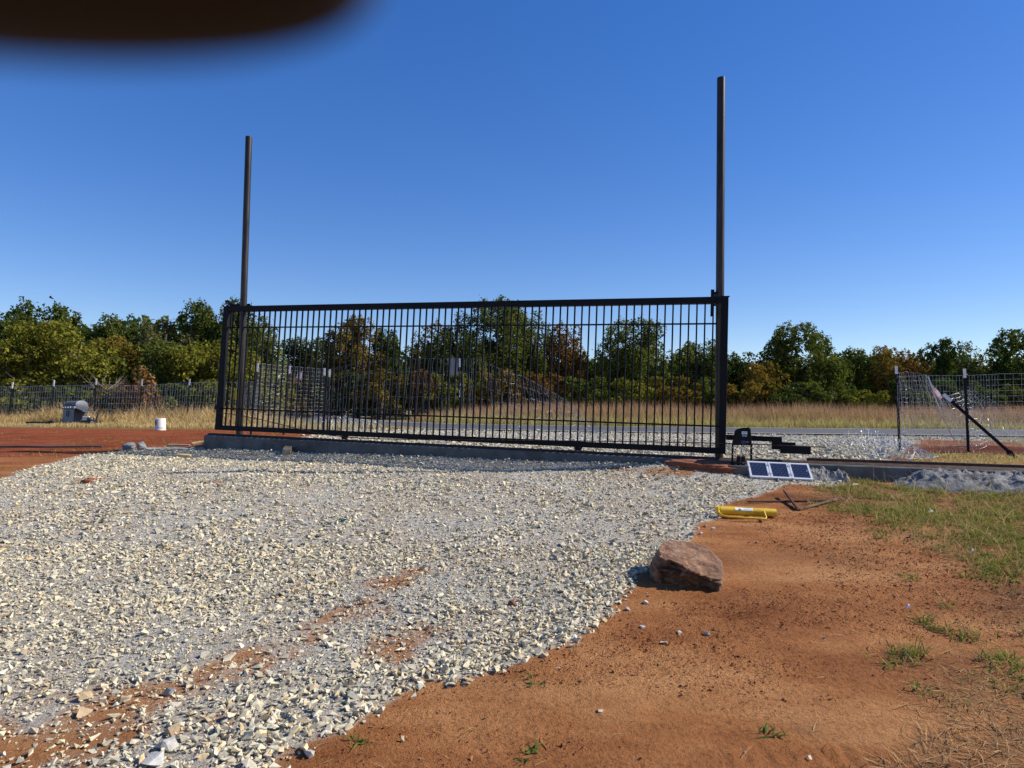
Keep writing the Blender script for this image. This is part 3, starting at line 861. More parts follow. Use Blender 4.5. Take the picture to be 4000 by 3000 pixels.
# battery with its leads
ba0, bc0 = gw(2877, 1806, -0.33); ba1, bc1 = gw(2911, 1780, -0.33)
bat = empty("battery", Mw(((ba0 + ba1) / 2, -0.30, PAD_TOP)), "small black battery pair with loose wires between the gate motor legs", "battery")
binv = np.array(bat.location)
GB = lambda p: G_O + G_U * p[0] + G_V * p[1] + G_W * p[2] - binv
mid = (ba0 + ba1) / 2
zc = (PAD_TOP - (G_O + G_U * mid + G_V * -0.33)[2]) / G_W[2] + 0.002
for x0, x1 in ((ba0, mid - 0.003), (mid + 0.003, ba1)):
    bx = MB().box(x0, x1, -0.35, -0.28, zc, bc1 - 0.012, GB).build("battery_case", HOUSING, bat, 0.003)
    MB().box(x0 + 0.006, x1 - 0.006, -0.345, -0.285, bc1 - 0.0115, bc1, GB).build("battery_lid", GREY, bx, 0.002)
def wire(p0, p1, bow, mat, parent, inv, n=10, r=0.003):
    pts = []
    for k in range(n + 1):
        f = k / n
        q = np.asarray(p0) * (1 - f) + np.asarray(p1) * f + np.asarray(bow) * math.sin(math.pi * f)
        pts.append(q)
    return MB().tube(pts, r, 5).build("wire", mat, parent)
hb = gw(2887, 1741, OPN_B)
for (px, tx, bow, mt) in ((2889, 2880, (0.03, -0.03, 0), REDWIRE), (2895, 2898, (0.05, -0.04, 0.01), INK), (2884, 2874, (-0.03, -0.03, 0), INK), (2902, 2906, (0.05, -0.06, -0.02), INK)):
    A0 = gw(px, 1740, OPN_B); B0 = gw(tx, 1783, OPN_B)
    wire(GB((A0[0], -0.24, A0[1])), GB((B0[0], -0.31, B0[1])), bow, mt, bat, binv)
for (px0, px1, yy) in ((2868, 2910, 1806), (2872, 2925, 1808), (2866, 2880, 1800)):
    A0 = gw(px0, yy, -0.36); B0 = gw(px1, yy, -0.36)
    wire(GB((A0[0], -0.36, zc + 0.006)), GB((B0[0], -0.36, zc + 0.006)), (0, -0.02, 0.03), INK, bat, binv, r=0.005)

# ------------------------------------------------------------------ folding solar panel
SB = gpix(2931, 1869); SB[2] += 0.02
SBR = gpix(3177, 1881); SBR[2] += 0.02
ex = SBR - SB; SW = np.linalg.norm(ex); ex /= SW
ST = at(2912, 1801, SB[1] + 0.22)
ey = ST - SB; ey -= ex * (ey @ ex); SH = np.linalg.norm(ey); ey /= SH
# true lean of the top edge, kept as a rigid rectangle
ez = np.cross(ex, ey)
sp_ = empty("solar_panel", matrix=frame(SB, ex, ey, ez), label="white framed three section solar panel leaning by the concrete block", cat="solar panel")
def solar_mat():
    m, nt, b = new_mat("dark_solar_glass")
    b.inputs["Base Color"].default_value = (0.012, 0.014, 0.03, 1)
    b.inputs["Roughness"].default_value = 0.22
    b.inputs["Specular IOR Level"].default_value = 0.3
    return m
SOL = solar_mat()
BUSBAR = mat_simple("silver_busbar", (0.45, 0.46, 0.5), 0.4, 0.3, 0.1, 10)
BACKSHEET = mat_simple("white_backsheet", (0.55, 0.57, 0.62), 0.5, 0, 0.1, 10)
pw = (SW - 0.012) / 3
fr = 0.021
for k in range(3):
    x0 = k * (pw + 0.006); x1 = x0 + pw
    pn = MB()
    pn.box(x0, x0 + fr, 0, SH, -0.02, 0.006); pn.box(x1 - fr, x1, 0, SH, -0.02, 0.006)
    pn.box(x0 + fr, x1 - fr, 0, fr, -0.02, 0.0055); pn.box(x0 + fr, x1 - fr, SH - fr, SH, -0.02, 0.0055)
    p_ = pn.build("panel_frame", ALU, sp_)
    MB().box(x0 + fr - 0.001, x1 - fr + 0.001, fr - 0.001, SH - fr + 0.001, -0.012, -0.002).build("backsheet", BACKSHEET, p_)
    cells = MB(); nxc, nyc = 12, 6
    wx = (x1 - x0 - 2 * fr - 0.008) / nxc; wy = (SH - 2 * fr - 0.008) / nyc
    for i in range(nxc):
        for j in range(nyc):
            cx = x0 + fr + 0.004 + i * wx; cy = fr + 0.004 + j * wy
            cells.box(cx + 0.0021, cx + wx - 0.0021, cy + 0.0014, cy + wy - 0.0014, -0.0019, 0.0)
    cells.build("solar_cells", SOL, p_)
for k in (1, 2):
    for y in (0.05, SH - 0.08): MB().box(k * (pw + 0.006) - 0.018, k * (pw + 0.006) + 0.012, y, y + 0.03, 0.0062, 0.009).build("hinge", GALV, sp_)

# ------------------------------------------------------------------ post driver, bars
A = gpix(2803, 2019); B = gpix(3030, 2023)
r = 0.036
A[2] = float(H(A[0], A[1])) + r + 0.022; B[2] = float(H(B[0], B[1])) + r + 0.008
ex = B - A; L = np.linalg.norm(ex); ex /= L
ey = np.cross([0, 0, 1.0], ex); ey /= np.linalg.norm(ey); ez = np.cross(ex, ey)
pd = empty("post_driver", matrix=frame(A, ex, ey, ez), label="yellow two handled fence post driver lying on the red dirt", cat="post driver")
Mx = lambda p: (p[2], p[0], p[1])
MB().lathe([(0.001, 0.02), (r, 0.02), (r, L), (r - 0.005, L), (r - 0.005, L - 0.2), (0.001, L - 0.2)], 28, Mx).build("tube", YELLOW, pd, smooth=True)
MB().lathe([(0.001, -0.012), (r * 0.75, -0.012), (r * 0.95, -0.004), (r * 0.95, 0.0195), (0.001, 0.0195)], 20, Mx).build("end_cap", YELLOW, pd, smooth=True)
hf = [(0.0, -0.025, 0.004), (-0.006, -0.06, -0.012), (0.012, -0.105, -0.028), (0.06, -0.128, -0.034), (0.2, -0.135, -0.036), (L * 0.735, -0.142, -0.036), (L * 0.75, -0.125, -0.024), (L * 0.775, -r * 0.85, 0.012)]
MB().tube(hf, 0.0095, 8).build("handle", YELLOW, pd, smooth=True)
hf2 = [(0.0, 0.025, 0.012), (-0.006, 0.055, 0.014), (0.012, 0.085, 0.018), (0.06, 0.098, 0.02), (0.2, 0.100, 0.022), (L * 0.63, 0.102, 0.024), (L * 0.66, 0.09, 0.02), (L * 0.70, r * 0.85, 0.01)]
MB().tube(hf2, 0.0095, 8).build("handle", YELLOW, pd, smooth=True)
# label wrapped on the tube
st = MB(); n = 10
rows = []
for (x, jit) in [(L * 0.285, 0.35), (L * 0.30, 0.05), (L * 0.40, 0), (L * 0.5, 0), (L * 0.575, 0.06), (L * 0.59, 0.3)]:
    rows.append([(x, -(r + 0.001) * math.sin(a), (r + 0.001) * math.cos(a)) for a in np.linspace(math.radians(18) + jit * 0.3, math.radians(68) - jit * 0.3, n)])
V = [p for rw in rows for p in rw]
st.add(V, [(i * n + k, i * n + k + 1, (i + 1) * n + k + 1, (i + 1) * n + k) for i in range(len(rows) - 1) for k in range(n - 1)])
stk = st.build("sticker", STICKER, pd, smooth=True)
def on_tube(x, ang, rr=r + 0.0018): return (x, -rr * math.sin(math.radians(ang)), rr * math.cos(math.radians(ang)))
sym = MB()
sym.add([on_tube(L * 0.335, 64), on_tube(L * 0.395, 64), on_tube(L * 0.343, 24), on_tube(L * 0.365, 42)], [(0, 1, 3), (0, 3, 2)])
for i, x in enumerate(np.linspace(L * 0.43, L * 0.56, 9)):
    hi = 28 if i % 3 else 22
    sym.add([on_tube(x, hi), on_tube(x + 0.003 + 0.002 * (i % 2), hi), on_tube(x + 0.003 + 0.002 * (i % 2), 55), on_tube(x, 55)], [(0, 1, 2, 3)])
sym.build("printed_mark", INK, stk)

def bar_thing(name, pts, label, cat, kind, mat):
    base = np.asarray(pts[0])
    o = empty(name, tuple(base), label, cat)
    rel = [np.asarray(p) - base for p in pts]
    return o, rel
A = gpix(2921, 1967); B = gpix(3232, 1961)
A[2] += 0.018; B[2] += 0.014
o = MB()
d = (B - A); L = np.linalg.norm(d); d /= L
o.tube([A, (A + B) / 2, B], 0.0075, 10)
for k in range(48):
    q = A + d * (L * (k + 0.5) / 48)
    o.tube([q - d * 0.0022, q + d * 0.0022], 0.0105, 8)
tag(o.build("rebar_rod", RUST), "rusty ribbed rebar rod lying flat on the red dirt", "rebar")
P0 = gpix(3065, 1941); P0[2] += 0.055
P1 = gpix(3119, 1997); P1[2] += 0.012
P2 = gpix(3272, 1957); P2[2] += 0.018
def angle_leg(mb, p, q, w=0.028, th=0.004):
    p = np.asarray(p); q = np.asarray(q); d = q - p; d /= np.linalg.norm(d)
    s = np.cross([0, 0, 1.0], d); s /= np.linalg.norm(s); u = np.cross(d, s)
    for (s0, s1, u0, u1) in ((-w / 2, w / 2, 0, th), (-w / 2, -w / 2 + th, th + 0.0002, w * 0.8)):
        vs = [pp + s * a + u * b for pp in (p, q) for a in (s0, s1) for b in (u0, u1)]
        mb.add(vs, [(0, 1, 3, 2), (4, 6, 7, 5), (0, 4, 5, 1), (2, 3, 7, 6), (0, 2, 6, 4), (1, 5, 7, 3)])
mb = MB(); angle_leg(mb, P0, P1); ai1 = mb
ao = empty("angle_iron", tuple(P1), "bent rusty angle iron lying across the rebar rod on the dirt", "angle iron")
par(ai1.build("arm", RUST), ao)
mb = MB(); angle_leg(mb, P1 + (P2 - P1) * 0.01, P2); par(mb.build("arm", RUST_BRIGHT), ao)

# ------------------------------------------------------------------ stones: helpers for lumps
def ico(sub):
    bm = bmesh.new(); bmesh.ops.create_icosphere(bm, subdivisions=sub, radius=1.0)
    V = np.array([v.co[:] for v in bm.verts]); F = np.array([[v.index for v in f.verts] for f in bm.faces]); bm.free()
    return V, F
def hull_stone(seed, n=10):
    rg = np.random.default_rng(seed)
    p = rg.normal(size=(n, 3)); p /= np.linalg.norm(p, axis=1)[:, None]
    p *= rg.uniform(0.75, 1.1, (n, 1)); 
    bm = bmesh.new()
    for q in p: bm.verts.new(q)
    r = bmesh.ops.convex_hull(bm, input=bm.verts)
    bmesh.ops.delete(bm, geom=[v for v in bm.verts if not v.link_faces], context='VERTS')
    bmesh.ops.triangulate(bm, faces=bm.faces)
    bmesh.ops.recalc_face_normals(bm, faces=bm.faces)
    bm.verts.index_update()
    V = np.array([v.co[:] for v in bm.verts]); F = np.array([[v.index for v in f.verts] for f in bm.faces]); bm.free()
    return V, F
def noise3(P, s, seed):
    return (fbm(P[:, 0] * s + 3.1 * P[:, 2] * s, P[:, 1] * s - 2.3 * P[:, 2] * s, seed, 4) + fbm(P[:, 2] * s + 7, P[:, 0] * s + P[:, 1] * s, seed + 9, 4)) / 2 - 0.5
def lump(name, loc, size, seed, mat, amp=0.35, sub=4, rotz=0.0, freq=1.3, ridged=0.0, blocky=0.0):
    V, F = ico(sub)
    D = V.copy()
    if blocky:
        rg = np.random.default_rng(seed + 5)
        for _ in range(9):
            n = rg.normal(size=3); n /= np.linalg.norm(n); h = rg.uniform(0.55, 0.85)
            k = D @ n; over = np.clip(k - h, 0, None); D = D - n[None] * over[:, None] * blocky
    f = 1 + amp * noise3(V, freq, seed) * 1.6 + amp * 0.35 * noise3(V, freq * 4.3, seed + 3)
    if ridged: f = f - ridged * np.abs(noise3(V, freq * 2.4, seed + 6))
    P = D * f[:, None] * np.array(size)[None]
    c, s = math.cos(rotz), math.sin(rotz)
    P = np.stack([P[:, 0] * c - P[:, 1] * s, P[:, 0] * s + P[:, 1] * c, P[:, 2]], 1)
    o = np_mesh(name, P, F, mat, None, True)
    o.location = loc
    return o

# boulder: a slab with a tilted top and a broken front
def boulder_mat():
    m, nt, b = new_mat("red_brown_sandstone")
    n = pos_noise(nt, 7, 6, 0.65)
    n2 = pos_noise(nt, 26, 6, 0.7, stretch=(1, 1, 2.2))
    col = ramp(nt, n.outputs[0], [(0.3, (0.14, 0.066, 0.032)), (0.5, (0.24, 0.125, 0.066)), (0.68, (0.36, 0.225, 0.14))])
    col = mixc(nt, 1.0, col, ramp(nt, n2.outputs[0], [(0.3, (0.6, 0.55, 0.52)), (0.65, (1.12, 1.1, 1.08))]), 'MULTIPLY')
    nt.links.new(col, b.inputs["Base Color"]); b.inputs["Roughness"].default_value = 0.85
    hh = mth(nt, 'ADD', mth(nt, 'MULTIPLY', n.outputs[0], 0.03), mth(nt, 'MULTIPLY', n2.outputs[0], 0.03))
    bp = nd(nt, "ShaderNodeBump", {"Strength": 0.9, "Distance": 1.0, "Height": hh})
    nt.links.new(bp.outputs[0], b.inputs["Normal"])
    return m
bc = gpix(2706, 2298)
pts = np.array([(-0.20, 0.03, -0.06), (0.15, -0.04, -0.06), (0.20, 0.06, -0.06), (0.27, 0.30, -0.06), (-0.12, 0.36, -0.06), (-0.235, 0.16, -0.06),
                (-0.225, 0.05, 0.09), (-0.185, 0.09, 0.185), (-0.12, 0.03, 0.165), (0.0, -0.03, 0.115), (0.165, -0.045, 0.03), (0.185, -0.02, 0.062), (0.225, 0.10, 0.10), (0.268, 0.25, 0.115),
                (0.20, 0.40, 0.19), (0.06, 0.44, 0.215), (-0.09, 0.38, 0.225), (-0.16, 0.24, 0.215), (-0.24, 0.17, 0.10)])
bm = bmesh.new()
for q in pts: bm.verts.new(q)
bmesh.ops.convex_hull(bm, input=bm.verts)
bmesh.ops.delete(bm, geom=[v for v in bm.verts if not v.link_faces], context='VERTS')
bmesh.ops.triangulate(bm, faces=bm.faces)
for _ in range(5):
    lim = 0.020
    es = [e for e in bm.edges if e.calc_length() > lim]
    if not es: break
    bmesh.ops.subdivide_edges(bm, edges=es, cuts=1, use_grid_fill=False)
    bmesh.ops.triangulate(bm, faces=[f for f in bm.faces if len(f.verts) > 3])
for _ in range(2): bmesh.ops.smooth_vert(bm, verts=bm.verts, factor=0.35, use_axis_x=True, use_axis_y=True, use_axis_z=True)
bm.normal_update(); bm.verts.index_update()
P = np.array([v.co[:] for v in bm.verts]); Nn = np.array([v.normal[:] for v in bm.verts]); Fb = np.array([[v.index for v in f.verts] for f in bm.faces]); bm.free()
frontness = np.clip(-Nn[:, 1] - 0.1 * Nn[:, 0], 0, 1) * sstep(0.22, 0.05, P[:, 0] - 0.02)
rough_f = 0.006 * noise3(P, 22, 5) + 0.016 * noise3(P, 8, 8)
crev = np.abs(noise3(P * np.array([1, 1, 1.8]), 7.5, 15))
P = P + Nn * (rough_f - frontness * 0.5 * np.clip(0.11 - crev, 0, 1) * 1.6 + frontness * 0.12 * noise3(P, 9, 33))[:, None]
bo = np_mesh("boulder", P, Fb, boulder_mat(), None, True)
bo.location = (bc[0], bc[1], bc[2])
tag(bo, "large reddish brown boulder at the edge of the gravel", "boulder")

# grey lumps at the left edge of the gravel
for (px, py, sz, sd, lab) in ((497, 1760, (0.105, 0.09, 0.085), 71, "left of two dark grey rocks at the far gravel edge"), (548, 1757, (0.085, 0.08, 0.08), 88, "right of two grey rocks at the far gravel edge with pale side")):
    p = gpix(px, py)
    tag(lump("rock", (p[0], p[1] + 0.05, p[2] + 0.05), sz, sd, GREYROCK, 0.5, 4, ridged=0.4, blocky=0.7), lab, "rock", "grey rocks at the gravel edge")

# rubble heaps against the footing on the right
def heap(t0, t1, s0, hgt, seed, label):
    nu, nv = 190, 44
    u, v = np.meshgrid(np.linspace(0, 1, nu), np.linspace(0, 1, nv))
    t = t0 + (t1 - t0) * u; s = -0.085 - s0 * (1 - v) * (0.75 + 0.4 * vnoise(t * 3, 0 * t, seed))
    p = G_O[:2][None, None] + U2[None, None] * t[..., None] + N2[None, None] * s[..., None]
    base = H(p[..., 0], p[..., 1])
    prof = np.sin(np.pi * np.clip(v * 0.62, 0, 1)) ** 0.8 * sstep(0, 0.12, u) * sstep(1, 0.85, u) * sstep(0, 0.08, v)
    z = base - 0.02 + prof * hgt * (0.55 + 0.9 * fbm(t * 2.2, s * 2.5, seed, 3)) + prof * (0.13 * (fbm(t * 9, s * 9, seed + 4, 4) - 0.5) + 0.16 * np.abs(fbm(t * 17, s * 17, seed + 8, 4) - 0.5))
    V = np.stack([p[..., 0], p[..., 1], z], -1).reshape(-1, 3)
    idx = np.arange(nu * nv).reshape(nv, nu)
    F = np.stack([idx[:-1, :-1], idx[:-1, 1:], idx[1:, 1:], idx[1:, :-1]], -1).reshape(-1, 4)
    tag(np_mesh("rubble_heap", V, F, HEAP, None, True), label, "rubble heap", "rubble heaps along the footing")
def t_of(px, py):
    q = gpix(px, py)[:2] - G_O[:2]
    return float(q @ U2)
heap(t_of(3120, 1862), t_of(3330, 1880), 0.36, 0.13, 301, "short grey rubble heap just right of the solar panel")
heap(t_of(3440, 1885), 13.6, 0.5, 0.15, 322, "long grey rubble heap along the footing at the right edge")
# soil heap at the footing near the right pole
def soil(t0, t1, hgt, seed, label):
    p = gp2((t0 + t1) / 2, -0.30)
    o = lump("soil_mound", (p[0], p[1], float(H(p[0], p[1])) - 0.01), ((t1 - t0) / 2, 0.24, hgt), seed, BRICKRED, 0.45, 5, math.atan2(U2[1], U2[0]), 1.6)
    tag(o, label, "soil mound")
soil(7.0, 8.0, 0.11, 401, "dark red soil mound at the foot of the right pole")

# ------------------------------------------------------------------ gravel and loose stones
PROTO = [hull_stone(900 + k, 6 + k % 3) for k in range(18)]
CRUMBP = [hull_stone(980 + k, 6) for k in range(8)]
def scatter(name, pts, size, mat, label=None, seed=1, flat=0.62, lift=0.0, protos=None):
    PROTO = protos or globals()["PROTO"]
    rg = np.random.default_rng(seed)
    n = len(pts)
    kind = rg.integers(0, len(PROTO), n)
    allV = []; allF = []; off = 0
    q = rg.normal(size=(n, 4)); q /= np.linalg.norm(q, axis=1)[:, None]
    w, x, y, z = q.T
    R = np.stack([1 - 2 * (y * y + z * z), 2 * (x * y - z * w), 2 * (x * z + y * w), 2 * (x * y + z * w), 1 - 2 * (x * x + z * z), 2 * (y * z - x * w),
                  2 * (x * z - y * w), 2 * (y * z + x * w), 1 - 2 * (x * x + y * y)], -1).reshape(n, 3, 3)
    ani = np.stack([rg.uniform(0.85, 1.5, n), rg.uniform(0.75, 1.15, n), rg.uniform(0.4, 0.75, n)], 1)
    for k in range(len(PROTO)):
        m = np.where(kind == k)[0]
        if not len(m): continue
        V, F = PROTO[k]
        VV = V[None] * ani[m][:, None, :] * size[m][:, None, None]
        VV = np.einsum('nij,nvj->nvi', R[m], VV)
        VV[:, :, 2] *= 0.68
        zmin = VV[:, :, 2].min(1)
        VV[:, :, 2] += (-zmin * flat)[:, None]
        VV = VV + pts[m][:, None, :]
        FF = F[None] + (np.arange(len(m)) * len(V))[:, None, None] + off
        allV.append(VV.reshape(-1, 3)); allF.append(FF.reshape(-1, 3)); off += VV.shape[0] * VV.shape[1]
    return np_mesh(name, np.concatenate(allV), np.concatenate(allF), mat, None, False)

def sample(n, x0, x1, y0, y1, mask, seed):
    rg = np.random.default_rng(seed)
    x = rg.uniform(x0, x1, n); y = rg.uniform(y0, y1, n)
    k = rg.uniform(0, 1, n) < mask(x, y)
    return x[k], y[k], rg
def in_view(x, y, m=0.5): return (np.abs(x) < 0.80 * y + m)
# near: dense bed
x, y, rg = sample(118000, -4.3, 2.6, 2.1, 5.2, lambda a, b: np.clip(gravel_mask(a, b), 0.0016 * (a < 1.2), 1) * in_view(a, b), 501)
dens = fbm(x * 1.4, y * 1.4, 505, 3)
sz = rg.lognormal(math.log(0.0074), 0.58, len(x)) * (0.55 + 1.0 * dens)
edge = sstep(0.5, 0.0, sdf(x, y, GRAVEL_FRONT))
sz = np.clip(sz * (1 + 0.5 * edge), 0.0035, 0.030)
pn = np.stack([x, y, H(x, y) + rg.uniform(-0.006, 0.006, len(x))], 1)
g1 = scatter("gravel", pn, sz, STONE, seed=502)
tag(g1, kind="stuff")
x, y, rg = sample(112000, -7.6, 4.6, 5.2, 10.9, lambda a, b: np.clip(gravel_mask(a, b), 0.0008 * (a < 3.5), 1) * in_view(a, b) * (((a - G_O[0]) * N2[0] + (b - G_O[1]) * N2[1]) < -0.08), 511)
dens = fbm(x * 1.4, y * 1.4, 505, 3)
sz = np.clip(rg.lognormal(math.log(0.0098), 0.52, len(x)) * (0.6 + 0.9 * dens), 0.006, 0.036)
pn = np.stack([x, y, H(x, y) + rg.uniform(-0.006, 0.008, len(x))], 1)
tag(scatter("gravel", pn, sz, STONE, seed=512), kind="stuff")
x, y, rg = sample(46000, -6.5, 14, 8.6, 24, lambda a, b: gravel_mask(a, b) * (((a - G_O[0]) * N2[0] + (b - G_O[1]) * N2[1]) > 0.25) * (0.45 + 0.55 * (b < 15)), 521)
sz = np.clip(rg.lognormal(math.log(0.026), 0.38, len(x)), 0.013, 0.06)
pn = np.stack([x, y, H(x, y) + rg.uniform(-0.005, 0.02, len(x))], 1)
tag(scatter("gravel", pn, sz, STONE, seed=522), kind="stuff")
# coarse crumbs of red soil
x, y, rg = sample(170000, -3.5, 6.0, 2.1, 9.0, lambda a, b: (1 - gravel_mask(a, b)) * in_view(a, b) * sstep(0.36, 0.6, fbm(a * 1.1 + 4, b * 2.0, 55, 3)) * (0.25 + 0.75 * sstep(2.6, 3.6, b)), 531)
sz = np.clip(rg.lognormal(math.log(0.0040), 0.45, len(x)) * (1 + 0.05 * y), 0.0022, 0.013)
CRUMB = stone_mat("red_soil_crumbs", [(0, (0.16, 0.052, 0.02)), (0.5, (0.27, 0.10, 0.04)), (1, (0.36, 0.155, 0.068))])
pn = np.stack([x, y, H(x, y) + 0.003], 1)
tag(scatter("soil_crumbs", pn, sz, CRUMB, seed=532, protos=CRUMBP), kind="stuff")

PALE = mat_simple("pale_limestone", (0.46, 0.44, 0.40), 0.9, 0, 0.3, 16, 0.006, 40, col2=(0.62, 0.59, 0.53))
DARKST = mat_simple("dark_limestone", (0.16, 0.155, 0.15), 0.9, 0, 0.3, 16, 0.004, 40)
TANST = mat_simple("tan_limestone", (0.38, 0.28, 0.17), 0.9, 0, 0.3, 16, 0.004, 40)
LOOSE = [
    (2786, 2068, 0.024, PALE, "pale stone on the red dirt just below the yellow post driver"),
    (2755, 2058, 0.022, PALE, "small block of pale stone where gravel ends left of post driver"),
    (2738, 2087, 0.024, PALE, "pale stone on the gravel edge above the big boulder"),
    (2526, 2360, 0.030, PALE, "pale stone alone on red dirt in front of the boulder's left side"),
    (2452, 2385, 0.022, PALE, "flat pale stone on red dirt lower left of the boulder"),
    (2764, 2481, 0.024, PALE, "white stone standing alone on the open red dirt right of the gravel"),
    (3223, 2495, 0.012, PALE, "tiny white pebble on the bare dirt far from the gravel"),
    (2510, 2455, 0.020, PALE, "flat grey white chip on red dirt beyond the gravel corner"),
    (2128, 2573, 0.034, TANST, "knobbly tan stone at the lower gravel edge"),
    (1400, 2345, 0.028, DARKST, "dark round stone on the red streak in the gravel"),
    (715, 2066, 0.050, DARKST, "dark flat grey stone lying on the middle of the gravel"),
    (660, 2715, 0.034, DARKST, "dark upright stone on the lower left gravel"),
    (325, 2735, 0.040, TANST, "tan block stone on the red patch at lower left"),
    (475, 2745, 0.036, TANST, "buff angular stone right of the tan block at lower left"),
    (320, 2800, 0.042, TANST, "long tan slab stone on the dirt at lower left"),
    (680, 2870, 0.050, TANST, "large yellowish stone in the lower gravel tongue"),
    (595, 2990, 0.060, PALE, "largest pale flat stone at the bottom edge of the gravel"),
    (640, 2938, 0.055, PALE, "pale flat stone second from the bottom edge of the gravel"),
    (1205, 2955, 0.030, PALE, "cream stone alone on red dirt at the bottom"),
    (2512, 1868, 0.060, TANST, "tan clod on the red soil in front of the footing"),
    (3035, 1880, 0.040, DARKST, "dark clod leaning on the lower edge of the solar panel"),
]
for i, (px, py, s, mt, lab) in enumerate(LOOSE):
    p = gpix(px, py)
    V, F = hull_stone(1200 + i, 13)
    o = np_mesh("loose_stone", V * np.array([s * 0.95, s * 0.75, s * 0.6])[None], F, mt, None, False)
    o.location = (p[0], p[1] + s * 0.3, p[2] + s * 0.3); o.rotation_euler = (0.15, 0.1, i * 1.7)
    tag(o, lab, "stone", "loose stones picked out of the gravel")

# ------------------------------------------------------------------ grass
def blades(name, x, y, h, w, mat, seed, lean=0.35, bend=0.4, wind=(0, 0), zoff=-0.005, flat=False, parent=None, z=None):
    rg = np.random.default_rng(seed)
    n = len(x)
    base = np.stack([x, y, (H(x, y) if z is None else z) + zoff], 1)
    az = rg.uniform(0, 2 * math.pi, n); ln = np.abs(rg.normal(0, lean, n))
    d = np.stack([np.cos(az) * ln + wind[0], np.sin(az) * ln + wind[1], np.ones(n)], 1)
    if flat: d[:, 2] = rg.uniform(0.02, 0.18, n)
    d /= np.linalg.norm(d, axis=1)[:, None]
    side_az = rg.uniform(0, 2 * math.pi, n)
    sd = np.stack([np.cos(side_az), np.sin(side_az), np.zeros(n)], 1)
    sd = sd - d * (sd * d).sum(1)[:, None]; sd /= np.linalg.norm(sd, axis=1)[:, None] + 1e-9
    bn = np.stack([np.cos(az), np.sin(az), -0.5 * np.ones(n)], 1) * (np.abs(rg.normal(0, bend, n)) * h)[:, None]
    if flat: bn[:, 2] = 0; bn = bn * 0.6
    hh = h[:, None]; ww = w[:, None]
    p0 = base; p1 = base + d * hh * 0.5 + bn * 0.2; p2 = base + d * hh + bn
    if flat:
        p2[:, 2] = np.maximum(p2[:, 2], (H(p2[:, 0], p2[:, 1]) if z is None else z) + 0.004)
        p1[:, 2] = np.maximum(p1[:, 2], (H(p1[:, 0], p1[:, 1]) if z is None else z) + 0.006)
    V = np.stack([p0 - sd * ww * 0.5, p0 + sd * ww * 0.5, p1 + sd * ww * 0.42, p1 - sd * ww * 0.42, p2], 1).reshape(-1, 3)
    k = np.arange(n)[:, None] * 5
    F = np.concatenate([k + np.array([[0, 1, 2]]), k + np.array([[0, 2, 3]]), k + np.array([[3, 2, 4]])], 0)
    al = np.tile(np.array([0, 0, 0.5, 0.5, 1.0]), n)
    return np_mesh(name, V, F, mat, parent, False, {"along": al})

def road_d(x, y): return polydist(x, y, ROAD)
# tall seeding grass beyond the road
rg = np.random.default_rng(700)
n = 60000
x = rg.uniform(-11, 30, n); y = rg.uniform(28, 38, n)
dd = road_d(x, y); keep = (dd > 4.9) & (y > 28.6 - 0.0 * x) & (dd < 9.5 + 2 * vnoise(x * 0.3, y * 0, 5)) & (np.abs(x) < 0.82 * y)
x, y, dd = x[keep], y[keep], dd[keep]
h = (0.45 + 0.75 * sstep(4.9, 6.3, dd)) * rg.uniform(0.7, 1.15, len(x)) * (0.8 + 0.4 * vnoise(x * 0.5, y * 0.5, 702)) * (0.7 + 0.3 * sstep(-8, 4, x))
tag(blades("tall_grass", x, y, h, rg.uniform(0.010, 0.022, len(x)), TALLGRASS, 703, 0.16, 0.25, (-0.05, 0)), kind="stuff")
n = 26000
x = rg.uniform(-9, 30, n); y = rg.uniform(27, 34, n); dd = road_d(x, y); keep = (dd > 3.75) & (dd < 5.6) & (y > 27.5 + np.clip(-x, 0, 9) * 0.2) & (np.abs(x) < 0.82 * y)
x, y = x[keep], y[keep]
tag(blades("verge_grass", x, y, rg.uniform(0.25, 0.75, len(x)) * (0.6 + 0.6 * vnoise(x * 0.7, y, 711)), rg.uniform(0.012, 0.024, len(x)), VERGE, 712, 0.25, 0.4), kind="stuff")
# dry grass along the left fence
n = 46000
x = rg.uniform(-25, -3.0, n); y = rg.uniform(21.5, 31, n)
keep = (y + 0.9 * (fbm(x * 1.2, y * 1.2, 71, 3) - 0.5) > 22.2 + 1.4 * sstep(-9.5, -4, x)) & (road_d(x, y) > 4.0) & (np.abs(x) < 0.82 * y)
x, y = x[keep], y[keep]
h = rg.uniform(0.2, 0.5, len(x)) * (0.6 + 1.3 * vnoise(x * 0.9, y * 0.9, 721)) * (0.30 + 1.1 * sstep(25, 28.5, y)) * np.where((y < 26.8) & (x > -19.5) & (x < -15.2), 0.35, 1.0)
tag(blades("dry_grass", x, y, h, rg.uniform(0.010, 0.022, len(x)), DRYGRASS, 722, 0.35, 0.45), kind="stuff")
